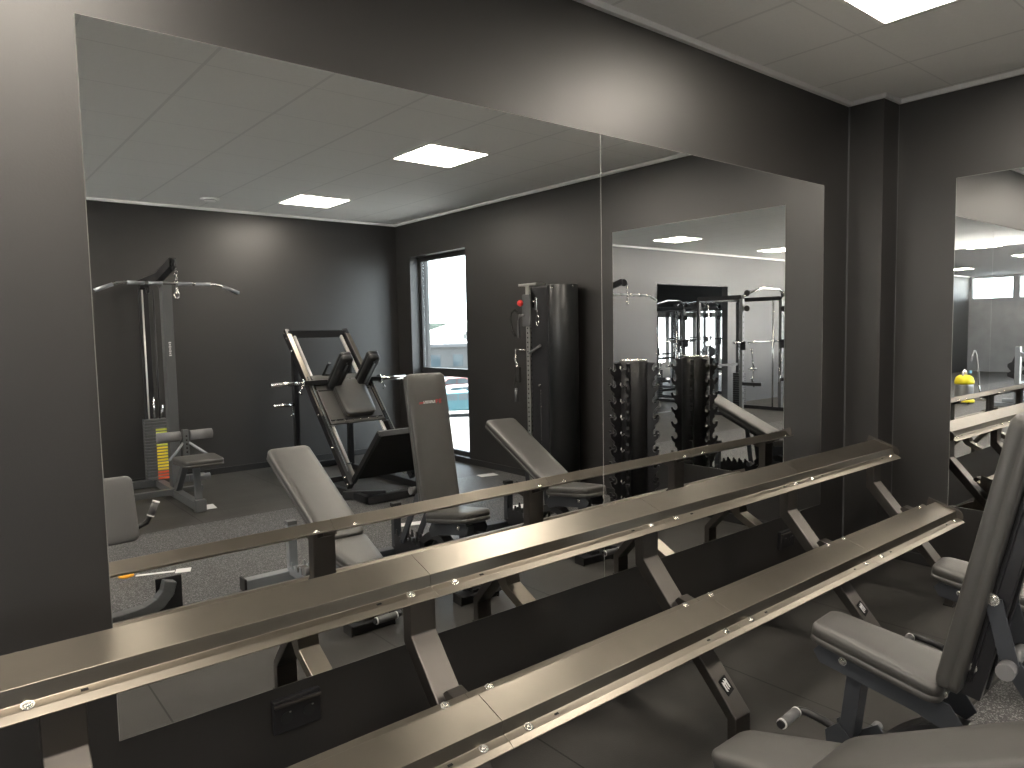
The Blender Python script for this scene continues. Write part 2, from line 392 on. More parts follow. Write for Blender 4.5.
# smoke detector / vent near the back wall
r = thing('smoke_detector', 'small round ceiling detector near the back wall', 'detector', (2.57, -5.95, CEIL))
MB().lathe([(.001, -.035), (.05, -.033), (.062, -.02), (.062, -.012), (.095, -.010), (.1, 0.), (.001, 0.)]).build('housing', 'trim', r)
MB().lathe([(.064, -.018), (.066, -.018), (.066, -.014), (.064, -.014)]).build('vent_ring', 'slot', r)

# ------------------------------------------------------------------ dumbbell rack
rack = thing('dumbbell_rack', 'long empty two-tier dumbbell rack along the mirrors', 'rack', (2.4, -.5, 0))
RL = V(rack.location)
def shift(b): b.v = [tuple(V(p)-RL) for p in b.v]; return b
low = [(-.618, .541), (-.647, .531), (-.690, .566), (-.806, .531), (-.812, .491), (-.838, .482), (-.858, .470)]
top = [(-.252, .893), (-.277, .883), (-.316, .919), (-.434, .878), (-.439, .839), (-.463, .830), (-.484, .817)]
seams_top = [.05, 1.252, 2.447, 3.642, 4.80]
def sheet(b, poly, x0, x1, t=.0045):
    """Folded sheet: poly is the upper line of the section, thickened downwards with mitred folds."""
    n = len(poly); P = [V(p) for p in poly]; N = []
    for k in range(n-1):
        d = (P[k+1]-P[k]).normalized(); nn = V((d.y, -d.x))       # poly runs towards -y: this side is the underside
        N.append(-nn if nn.dot(V((.3, -1))) < 0 and False else nn)
    for k in range(n-1):
        if N[k].dot(V((.35, -1.))) < 0: N[k] = -N[k]
    lo = []
    for k in range(n):
        if k in (0, n-1): m = N[0] if k == 0 else N[-1]; lo.append(P[k]+m*t)
        else: m = (N[k-1]+N[k]).normalized(); lo.append(P[k]+m*(t/max(.4, m.dot(N[k]))))
    vs = []
    for x in (x0, x1):
        vs += [(x, p.x, p.y) for p in P]+[(x, p.x, p.y) for p in lo]
    m = 2*n; fs = []
    for k in range(n-1):
        fs += [(k, k+1, m+k+1, m+k), (n+k, m+n+k, m+n+k+1, n+k+1), (k, n+k, n+k+1, k+1), (m+k, m+k+1, m+n+k+1, m+n+k)]
    fs += [(0, m, m+n, n), (n-1, 2*n-1, m+2*n-1, m+n-1)]
    b.add(vs, fs); return b
def add_bolt(b, p, nrm, r=.0125):
    b.mark(); p = V(p); nrm = V(nrm).normalized()
    b.cyl(p, p+nrm*.003, r*1.15, seg=16); b.cyl(p+nrm*.003, p+nrm*.009, r*.95, r*.6, seg=6)
for tier, poly in (('top', top), ('low', low)):
    for i in range(4):
        x0, x1 = seams_top[i]+.0006, seams_top[i+1]-.0006
        b = MB(); P = poly
        # chamfered ends of the flanges: full sheet then bolts
        sh = shift(sheet(b, P, x0, x1)).build('shelf', 'shelfm', rack, .0012)
        fm = V((0, (P[4][0]+P[5][0])/2, (P[4][1]+P[5][1])/2)); bm_ = V((0, (P[0][0]+P[1][0])/2, (P[0][1]+P[1][1])/2))
        nf = V((0, P[4][1]-P[5][1], -(P[4][0]-P[5][0])));  nf = nf if nf.z > 0 else -nf
        nb = V((0, P[0][1]-P[1][1], -(P[0][0]-P[1][0]))); nb = nb if nb.z > 0 else -nb
        for xx in (x0+.085, x1-.085):
            for q, nn in ((fm, nf), (bm_, nb)):
                b = MB(); add_bolt(b, q+V((xx, 0, 0))+nn.normalized()*.0005, nn); shift(b).build('bolt', 'bolt', sh)
        for xx in (x0+.20, x1-.20):
            b = MB()
            for q, nn in ((fm, nf),):
                R = RX(math.atan2(-nn.y, nn.z)) if False else Matrix.Identity(3)
                e = (V((0, P[5][0]-P[4][0], P[5][1]-P[4][1]))).normalized(); s_ = V((1, 0, 0)); nv = nn.normalized()
                Rm = Matrix((s_, e, nv)).transposed(); b.box(q+V((xx, 0, 0))+nv*.0008, (.016, .007, .0012), Rm)
            shift(b).build('slot', 'slot', sh)
# end plates: rounded outer corner, standing slightly proud of the sheet
def end_plate(P, x):
    a = V(P[0]); d = V(P[3])-V(P[2]); d.normalize(); n = V((-d.y, d.x)); n = n if n.y > 0 else -n
    base = V(P[2]) + n*.012 - d*.045; L = .215
    pts = [base, base+d*(L-.04)]
    for k in range(1, 7): aa = PI/2*k/6; pts.append(base+d*(L-.04+.04*math.sin(aa)) - n*(.04-.04*math.cos(aa)))
    pts += [base+d*L-n*.062, base+d*.012-n*.066, base-n*.03]
    return shift(MB().prism([(p.x, p.y) for p in pts], x, x+.004, 'x')).build('end_plate', 'legm', rack, .001)
for P in (top, low):
    end_plate(P, 4.8002); end_plate(P, .0458)
legx = [.21, 1.240, 2.418, 3.612, 4.645]
for i, lx in enumerate(legx):
    w = .099
    front = [(-.405, .842), (-.405, .673), (-.868, .140), (-.868, .006)]
    back = [(-.825, .006), (-.825, .126), (-.355, .640), (-.352, .868)]
    lg = shift(MB().prism(front+back, lx-w/2, lx+w/2, 'x')).build('leg', 'legm', rack, .004)
    # rear strut from the diagonal down to the wall side foot
    b = MB(); b.prism([(-.640, .335), (-.60, .372), (-.455, .236), (-.10, .055), (-.05, .050), (-.05, .006), (-.115, .006), (-.47, .185)], lx-w/2+.002, lx+w/2-.002, 'x')
    b = MB(); b.prism([(-.655, .328), (-.575, .402), (-.555, .297), (-.085, .058), (-.045, .058), (-.045, .006), (-.10, .006), (-.60, .262)], lx-w/2+.001, lx+w/2-.001, 'x')
    shift(b).build('rear_strut', 'shelfm', lg, .003)
    shift(MB().b2(lx-w/2-.004, lx+w/2+.004, -.874, -.819, .0005, .007)).build('rubber_foot', 'rubber', lg)
    # bracket blocks under both tiers
    b = MB(); b.mark(); b.prism([(-.36, .835), (-.355, .880), (-.300, .899), (-.290, .885), (-.290, .86)], lx-.03, lx+.03, 'x')
    b.mark(); b.prism([(-.475, .820), (-.405, .842), (-.405, .80)], lx-.03, lx+.03, 'x')
    b.mark(); b.prism([(-.855, .471), (-.690, .520), (-.575, .548), (-.555, .53), (-.72, .37), (-.76, .40)], lx-.03, lx+.03, 'x')
    shift(b).build('bracket', 'legm', lg, .002)
    if 1 <= i <= 3:
        # small emblem plaque on the lower part of the diagonal
        d = V((0, -.463, -.533)).normalized(); nn = V((0, -.533, .463)).normalized(); s_ = V((1, 0, 0)); Rm = Matrix((s_, d, nn)).transposed()
        c = V((lx, -.405, .673)) + d*.585 + nn*.0012
        b = MB(); b.add([c+Rm @ V(p) for p in ((-.03, -.028, 0), (.022, -.040, 0), (.03, .022, 0), (-.02, .036, 0), (-.03, -.028, .002), (.022, -.040, .002), (.03, .022, .002), (-.02, .036, .002))],
                        [(0, 3, 2, 1), (4, 5, 6, 7), (0, 1, 5, 4), (1, 2, 6, 5), (2, 3, 7, 6), (3, 0, 4, 7)])
        pl = shift(b).build('plaque', 'slot', lg)
        b = MB()
        for k, (u0, l0) in enumerate(((-.014, -.02), (-.002, -.026), (.010, -.03))):
            b.add([c+Rm @ V(p) for p in ((u0-.004, l0, .0026), (u0+.005, l0+.003, .0026), (u0+.007, l0+.042, .0026), (u0-.002, l0+.038, .0026))], [(0, 1, 2, 3)])
        b.add([c+Rm @ V(p) for p in ((-.018, -.012, .0027), (.016, -.022, .0027), (.016, -.014, .0027), (-.018, -.004, .0027))], [(0, 1, 2, 3)])
        shift(b).build('emblem', 'white', pl)

# ------------------------------------------------------------------ adjustable benches
def bench(label, cx, yf, back_ang, seat_front, seat_back, po=-.03, yaw=0., frame='gframe', vin='vinyl', logo=False, rear=True, seat_len=.40, seat_dark=False, grp='adjustable weight benches'):
    """Seat front edge at y=yf, bench runs away from the mirror (-y). Heights of seat top at its two ends."""
    r = thing('weight_bench', label, 'bench', (cx+.45*math.sin(math.radians(yaw)), yf-.45, 0), grp, math.radians(yaw))
    O = V((0, -(yf-.45), 0))      # local x = 0 at cx, y world
    def sh(b): b.v = [(p[0], p[1]+O.y, p[2]) for p in b.v]; return b
    yb = yf-seat_len
    # seat pad: local y from the back (0) to the front (length)
    sl = math.hypot(seat_len, seat_front-seat_back); sa = math.atan2(seat_front-seat_back, seat_len)
    th = .07
    b = pad(sl+.05, .285, .215, th, .045)
    b.v = [(p[0], p[1]-.05, p[2]-th) for p in b.v]
    b.xf((Matrix.Translation((0, yb, seat_back)) @ Matrix.Rotation(sa, 4, 'X')))
    seat = sh(b).build('seat', vin if not seat_dark else 'vinylk', r)
    # seat frame: folded side plates + bolt heads
    b = MB()
    Rm = Matrix.Rotation(sa, 3, 'X')
    for s in (-1, 1):
        prof = [(-.07, -.075), (sl-.04, -.075), (sl-.02, -.11), (sl-.05, -.145), (.02, -.155), (-.10, -.175), (-.125, -.13)]
        pts = [V((0, yb, seat_back)) + Rm @ V((0, a, c)) for a, c in prof]
        b.prism([(p.y, p.z) for p in pts], s*.072-.003, s*.072+.003, 'x')
    p0 = V((0, yb, seat_back)) + Rm @ V((0, sl/2-.02, -.078)); b.box(p0, (.15, sl*.86, .008), Rm)
    sf = sh(b).build('seat_frame', frame, r, .002)
    b = MB()
    for s in (-1, 1):
        for a in (sl-.13,):
            q = V((s*.075, yb, seat_back)) + Rm @ V((0, a-.03 if a == 0 else a, -.10)); add_bolt(b, q, (s, 0, 0), .013)
    sh(b).build('bolt', 'bolt', sf)
    # backrest
    bl = .93; a = back_ang
    ub = V((0, -math.cos(a), math.sin(a))); nb = V((0, math.sin(a), math.cos(a)))      # along pad, out of its face
    hinge = V((0, yb-.02, seat_back-.02))
    th2 = .072; fo = po-.020
    b = pad(bl, .285, .295, th2, .04)
    Rb = Matrix((V((-1, 0, 0)), ub, nb)).transposed()
    off = hinge + nb*po - ub*(-.01)
    b.xf(Matrix.Translation(off) @ Rb.to_4x4())
    back = sh(b).build('backrest', vin, r)
    if logo:
        b = MB()
        c = off + ub*(bl-.20) + nb*(th2+.0052)
        def q(x0, x1, u0, u1, sk=0):      # x from the viewer's left on the real pad
            b.add([c+V((x0, 0, 0))+ub*u0, c+V((x1, 0, 0))+ub*u0, c+V((x1+sk, 0, 0))+ub*u1, c+V((x0+sk, 0, 0))+ub*u1], [(0, 1, 2, 3)])
        b.mi = 0
        q(.045, .050, -.014, .014); q(.050, .066, .009, .014); q(.050, .062, -.002, .003); q(.070, .075, -.014, .014); q(.080, .085, -.014, .010); q(.076, .090, .010, .015)
        q(-.085, -.055, -.010, -.006); q(-.080, -.040, -.002, .002)
        b.mi = 1
        for k in range(8):
            x = -.05+k*.0115; q(x, x+.003, -.009, .009); q(x+.003, x+.008, .005 if k % 2 else -.009, .009 if k % 2 else -.005); q(x+.006, x+.009, -.009, .009 if k % 3 else 0)
        sh(b).build('logo_print', ['red', 'white'], back)
    # backrest frame: channel behind the pad
    b = MB()
    for s in (-1, 1):
        b.bar([hinge+nb*fo+V((s*.052, 0, 0))-ub*.0, hinge+nb*fo+ub*.66+V((s*.052, 0, 0))], .036, .062, side=(1, 0, 0))
    b.bar([hinge+nb*(po-.010)+ub*.05, hinge+nb*(po-.010)+ub*.84], .16, .012, side=(1, 0, 0))
    b.bar([hinge+nb*fo+ub*.645+V((-.07, 0, 0)), hinge+nb*fo+ub*.645+V((.07, 0, 0))], .05, .04)
    bf = sh(b).build('backrest_frame', 'powder', r, .003)
    b = MB()
    for s in (-1, 1):
        add_bolt(b, hinge+nb*(fo+.012)+ub*.10+V((s*.0705, 0, 0)), (s, 0, 0), .012); add_bolt(b, hinge-nb*.022-ub*.028+V((s*.0760, 0, 0)), (s, 0, 0), .014)
    sh(b).build('bolt', 'bolt', bf)
    # seat post and bracket
    b = MB(); y0 = yf-.145
    tz = seat_front+(seat_back-seat_front)*.36-.10
    b.bar([(0, y0, tz), (0, y0+.035, .15)], .085, .055, side=(1, 0, 0)); sp = sh(b).build('seat_post', frame, r, .004)
    b = MB()
    for s in (-1, 1): b.mark(); b.prism([(y0-.075, .07), (y0+.095, .07), (y0+.105, .16), (y0+.055, .205), (y0+.01, .155), (y0-.045, .195), (y0-.085, .15)], s*.052-.003, s*.052+.003, 'x')
    sh(b).build('bracket', frame, r, .002)
    b = MB(); b.mark(); b.cyl((.056, y0-.03, .165), (.10, y0-.03, .165), .018); b.mark(); b.cyl((-.056, y0-.03, .165), (-.075, y0-.03, .165), .012); sh(b).build('pivot_knob', 'grip', r)
    # arched main beam
    b = MB(); pts = []
    ya, ye = y0-.06, yf-1.0
    for k in range(15):
        t = k/14; y = ya+(yf-.78-ya)*t; pts.append((0, y, .11+.20*math.sin(PI*min(1, t*1.02))**.8 if t < .98 else .11))
    pts = [(0, yf-.02, .05), (0, ya+.03, .06)] + pts[1:] + [(0, ye, .10)]
    b.bar(pts, .075, .055, side=(1, 0, 0)); sh(b).build('arched_beam', 'powder' if frame != 'lframe' else 'legm', r, .004)
    # ladder rail with teeth behind
    b = MB(); n = 7; l0, l1 = yf-.60, yf-1.08
    lt = .19 if frame != 'lframe' else .105
    for s in (-1, 1):
        poly = [(l0, .07), (l0, lt)]
        for k in range(n):
            ya_ = l0+(l1-l0)*(k+.1)/n; yb_ = l0+(l1-l0)*(k+.55)/n; yc_ = l0+(l1-l0)*(k+.95)/n
            poly += [(ya_, lt), (ya_-.012, lt+.045), (yb_, lt+.045), (yb_-.006, lt+.005)]
        poly += [(l1, lt), (l1, .07)]
        b.prism(poly, s*.045-.003, s*.045+.003, 'x')
    b.bar([(0, l0+.05, .075), (0, l1-.04, .075)], .08, .05, side=(1, 0, 0)); sh(b).build('ladder_rail', 'powder' if frame != 'lframe' else 'lframe', r, .0015)
    # front U handle and front foot
    b = MB(); yh = yf+.13
    b.tube([(.03, yf-.10, .08), (.08, yf-.05, .09), (.105, yf+.03, .10), (.108, yh-.03, .108), (.095, yh-.004, .11), (.07, yh, .11), (-.062, yh, .11)], .016)
    fh = sh(b).build('front_handle', 'powder', r)
    b = MB(); b.cyl((-.045, yh, .11), (.071, yh, .11), .0195); sh(b).build('grip', 'grip', fh)
    b = MB(); b.mark(); b.cyl((-.052, yh, .11), (-.045, yh, .11), .0205); b.mark(); b.cyl((.071, yh, .11), (.078, yh, .11), .0205); sh(b).build('grip_ring', 'white', fh)
    b = MB(); b.bar([(-.13, yf-.04, .03), (.13, yf-.04, .03)], .09, .05); ff = sh(b).build('front_foot', 'powder', r, .005)
    b = MB()
    for s in (-1, 1): b.mark(); b.b2(s*.13, s*.142, yf-.09, yf+.01, .001, .06)
    sh(b).build('end_cap', 'rubber', ff, .003)
    # rear foot + upright stub
    ry = yf-1.14
    b = MB(); b.bar([(-.33, ry, .04), (.33, ry, .04)], .08, .07); rf = sh(b).build('rear_foot', frame, r, .005)
    b = MB()
    for s in (-1, 1): b.mark(); b.b2(s*.33, s*.346, ry-.05, ry+.05, .001, .088)
    sh(b).build('end_cap', 'rubber', rf, .004)
    if rear:
        b = MB(); b.bar([(0, ry, .07), (0, ry, .385)], .06, .05, up=(0, 1, 0)); us = sh(b).build('rear_upright', frame, r, .003)
        b = MB(); b.b2(-.034, .034, ry-.030, ry+.030, .385, .412); sh(b).build('end_cap', 'rubber' if frame != 'lframe' else 'mframe', us, .003)
    # support strut with roller
    pv = hinge+nb*(fo+.012)+ub*.35
    pr = V((0, (pv.y-.05) if back_ang > 1 else max(l1+.12, pv.y+.05), max(.20, pv.z-.20) if back_ang > 1 else .22))
    b = MB()
    for s in (-1, 1): b.mark(); b.bar([pv+V((s*.082, 0, 0)), pr+V((s*.082, 0, 0))], .008, .05, side=(1, 0, 0))
    st = sh(b).build('support_strut', frame, r, .002)
    b = MB(); b.cyl(pr+V((-.10, 0, 0)), pr+V((.10, 0, 0)), .020); b.cyl(pr+V((-.145, 0, 0)), pr+V((-.10, 0, 0)), .026); b.cyl(pr+V((.10, 0, 0)), pr+V((.145, 0, 0)), .026)
    sh(b).build('roller', 'grip', st)
    b = MB(); add_bolt(b, pv+V((-.087, 0, 0)), (-1, 0, 0), .017); add_bolt(b, pv+V((.087, 0, 0)), (1, 0, 0), .017); sh(b).build('bolt', 'bolt', st)
    if back_ang > 1:
        b = MB(); lo = V((0, l1+.16, .18))
        for s in (-1, 1): b.bar([pr+V((s*.065, 0, 0)), lo+V((s*.065, 0, 0))], .012, .055, side=(1, 0, 0))
        b.cyl(lo+V((-.08, 0, 0)), lo+V((.08, 0, 0)), .015); sh(b).build('lower_strut', frame, r, .002)
    return r
bench('weight bench with upright backrest and tilted seat, in front of the rack', 2.585, -1.095, math.radians(78), .575, .505, po=-.070, yaw=3.8, logo=True)
bench('reclined weight bench with light grey base, left of the upright one', 1.872, -1.150, math.radians(28.5), .385, .46, frame='lframe', seat_len=.31)
bench('reclined weight bench half hidden behind the upright one, near the end wall', 3.66, -1.110, math.radians(26), .555, .505, yaw=5., seat_dark=False)

# ------------------------------------------------------------------ bench cut off at the left edge of the mirror
def local(r):
    O = V(r.location)
    def sh(b): b.v = [tuple(V(p)-O) for p in b.v]; return b
    return sh
def curl_bench():
    r = thing('preacher_bench', 'small bench with light grey pad and side grip, near the orange disc', 'bench', (.72, -2.2, 0)); sh = local(r)
    b = pad(.37, .44, .42, .07, .04); ang = math.radians(80)
    Rb = Matrix((V((-1, 0, 0)), V((0, -math.cos(ang), math.sin(ang))), V((0, math.sin(ang), math.cos(ang))))).transposed()
    b.xf(Matrix.Translation((.655, -2.03, .535)) @ Rb.to_4x4()); p = sh(b).build('pad', 'vinyl_light', r)
    b = MB(); b.bar([(.66, -2.12, .06), (.66, -2.10, .72)], .07, .07, up=(0, 1, 0)); sh(b).build('upright', 'mframe', r, .004)
    b = MB(); b.tube([(.68, -2.10, .62), (.88, -2.06, .60), (.93, -2.06, .62), (.955, -2.06, .66), (.985, -2.06, .73)], .014); hd = sh(b).build('side_handle', 'powder', r)
    b = MB(); b.cyl((.955, -2.06, .66), (.985, -2.06, .73), .019); sh(b).build('grip', 'grip', hd)
    b = MB(); b.mark(); b.cyl((.985, -2.06, .73), (.988, -2.06, .737), .021); b.mark(); b.cyl((.952, -2.06, .653), (.955, -2.06, .66), .021); sh(b).build('grip_ring', 'white', hd)
    b = MB(); b.bar([(.42, -2.16, .045), (.80, -2.18, .05), (.92, -2.19, .06), (1.0, -2.20, .09), (1.05, -2.21, .14), (1.07, -2.215, .205)], .08, .07, side=(0, 1, 0)); sh(b).build('curved_beam', 'mframe', r, .006)
    b = MB(); b.b2(1.0, 1.15, -2.27, -2.255, .012, .215); sh(b).build('end_plate', 'powder', r, .004)
    b = MB(); b.b2(1.0, 1.17, -2.29, -2.20, .0005, .012); sh(b).build('foot_plate', 'powder', r, .003)
curl_bench()

# ------------------------------------------------------------------ lat pulldown machine against the back wall
def lat_machine():
    r = thing('lat_pulldown_machine', 'lat pulldown machine with wide bar and coloured weight stack at the back wall', 'gym machine', (1.96, -5.6, 0)); sh = local(r); X = 1.96
    b = MB(); b.bar([(X+.04, -5.72, .09), (X+.04, -5.72, 2.26)], .095, .12, up=(0, 1, 0)); col = sh(b).build('column', 'mframe', r, .004)
    b = MB()
    for k in range(7): b.box((X+.04, -5.658, 1.49+k*.022), (.018 if k % 2 else .024, .003, .013))
    sh(b).build('vertical_lettering', 'white', col)
    b = MB(); b.bar([(X-.02, -6.42, .09), (X-.02, -6.42, 2.24)], .09, .07, up=(0, 1, 0)); sh(b).build('rear_column', 'powder', r, .004)
    b = MB(); b.bar([(X-.02, -6.46, 2.28), (X-.02, -5.70, 2.30), (X, -5.22, 2.42)], .07, .09, side=(1, 0, 0)); arm = sh(b).build('top_arm', 'powder', r, .004)
    for yy, zz in ((-5.20, 2.395), (-5.75, 2.25), (-6.30, 2.22)):
        b = MB(); b.cyl((X-.012, yy, zz), (X+.012, yy, zz), .055, seg=28); b.cyl((X-.02, yy, zz), (X+.02, yy, zz), .018); sh(b).build('pulley', 'powder', arm)
    # cable, chain and bar
    b = MB(); b.tube([(X, -5.145, 2.395), (X-.01, -5.14, 2.34)], .004); sh(b).build('cable', 'rubber', r)
    b = MB()
    z = 2.35
    for k in range(7):
        a = k % 2; pts = []
        for j in range(9):
            t = 2*PI*j/8; u_ = .012*math.cos(t); v_ = .024*math.sin(t); pts.append((X+(u_ if a else 0), -5.14+(0 if a else u_), z-.02+v_))
        b.tube(pts, .0042, 6); z -= .034
    b.tube([(X-.0, -5.14, 2.20), (X, -5.14, 2.14), (X-.025, -5.14, 2.10), (X-.02, -5.14, 2.06), (X+.015, -5.14, 2.06), (X+.02, -5.14, 2.10), (X, -5.14, 2.14)], .006, 8)
    sh(b).build('chain', 'chrome', r)
    bz = 2.195; yb = -5.14; X0 = X; X = X-.055
    b = MB(); pts = [(X-.66, yb, bz-.075), (X-.47, yb, bz), (X-.40, yb, bz+.008), (X, yb, bz+.008), (X+.40, yb, bz+.008), (X+.47, yb, bz), (X+.66, yb, bz-.075)]
    b.tube(pts, .0135, 14); bar_ = sh(b).build('pulldown_bar', 'chrome', r)
    for s in (-1, 1):
        b = MB(); b.tube([(X+s*.655, yb, bz-.073), (X+s*.50, yb, bz-.012)], .0185, 14); sh(b).build('grip', 'lframe', bar_)
        b = MB(); b.tube([(X+s*.38, yb, bz+.008), (X+s*.23, yb, bz+.008)], .0175, 14); sh(b).build('grip', 'lframe', bar_)
        b = MB(); b.tube([(X+s*.20, yb, bz+.008), (X+s*.07, yb, bz+.008)], .0175, 14); sh(b).build('grip', 'lframe', bar_)
    X = X0
    # guide rods and stack
    for s in (-1, 1):
        b = MB(); b.cyl((X+s*.055-.02, -6.22, .09), (X+s*.055-.02, -6.22, 2.20), .009); sh(b).build('guide_rod', 'tube_steel' if s < 0 else 'powder', r)
    n = 20; z0 = .10
    for k in range(n):
        z = z0+k*.034
        b = MB(); b.box((X-.02, -6.22, z+.016), (.23, .11, .031)); pl = sh(b).build('weight_plate', 'mframe', r, .002)
        if k < 17:
            b = MB(); b.box((X+.030, -6.163, z+.016), (.115, .003, .021)); sh(b).build('number_label', 'wr' if k < 3 else ('wy' if k < 11 else 'mintile'), pl)
    b = MB(); b.cyl((X-.02, -6.22, z0+n*.034), (X-.02, -6.22, 1.02), .010); b.tube([(X+.03, -6.16, .80), (X+.03, -6.12, .83), (X+.045, -6.10, .94)], .011, 8); sh(b).build('selector_pin', 'chrome', r)
    # base
    b = MB(); b.bar([(X, -6.46, .05), (X, -4.72, .05)], .075, .08, side=(1, 0, 0)); bs = sh(b).build('base_beam', 'mframe', r, .004)
    b = MB(); b.bar([(X-.55, -6.30, .05), (X+.50, -6.30, .05)], .08, .08); sh(b).build('rear_crossbeam', 'mframe', r, .004)
    b = MB(); b.bar([(X-.40, -5.55, .07), (X+.26, -5.55, .07)], .07, .06); sh(b).build('middle_crossbeam', 'mframe', r, .004)
    b = MB(); b.box((X, -4.72, .065), (.10, .07, .115)); sh(b).build('front_foot', 'mframe', r, .006)
    b = MB(); b.bar([(X, -5.50, .09), (X, -5.12, .46), (X, -4.95, .44)], .06, .07, side=(1, 0, 0)); b.bar([(X, -4.76, .10), (X+.0, -4.80, .45)], .06, .05, side=(1, 0, 0)); sh(b).build('seat_support', 'mframe', r, .004)
    b = MB(); b.cyl((X+.05, -5.2, .25), (X+.24, -5.2, .25), .035); sh(b).build('foot_roller', 'grip', r)
    b = pad(.42, .40, .36, .065, .05); b.xf(Matrix.Translation((X+.03, -5.0, .455))); sh(b).build('seat', 'vinyl', r)
    b = MB(); b.bar([(X, -5.10, .45), (X, -5.12, .76)], .055, .05, up=(0, 1, 0)); tp = sh(b).build('thigh_post', 'mframe', r, .003)
    b = MB()
    for k in range(5): b.cyl((X, -5.072, .54+k*.04), (X, -5.068, .54+k*.04), .008)
    sh(b).build('adjust_holes', 'slot', tp)
    for s in (-1, 1):
        b = MB(); b.cyl((X+s*.045, -5.12, .70), (X+s*.255, -5.12, .70), .050, seg=24); b.cyl((X+s*.255, -5.12, .70), (X+s*.262, -5.12, .70), .050, .03, seg=24); sh(b).build('thigh_roller', 'grip', r)
        b = MB(); b.tube([(X+s*.03, -5.10, .63), (X+s*.12, -5.02, .55), (X+s*.19, -4.99, .49)], .013, 8); sh(b).build('lever', 'lframe', r)
lat_machine()

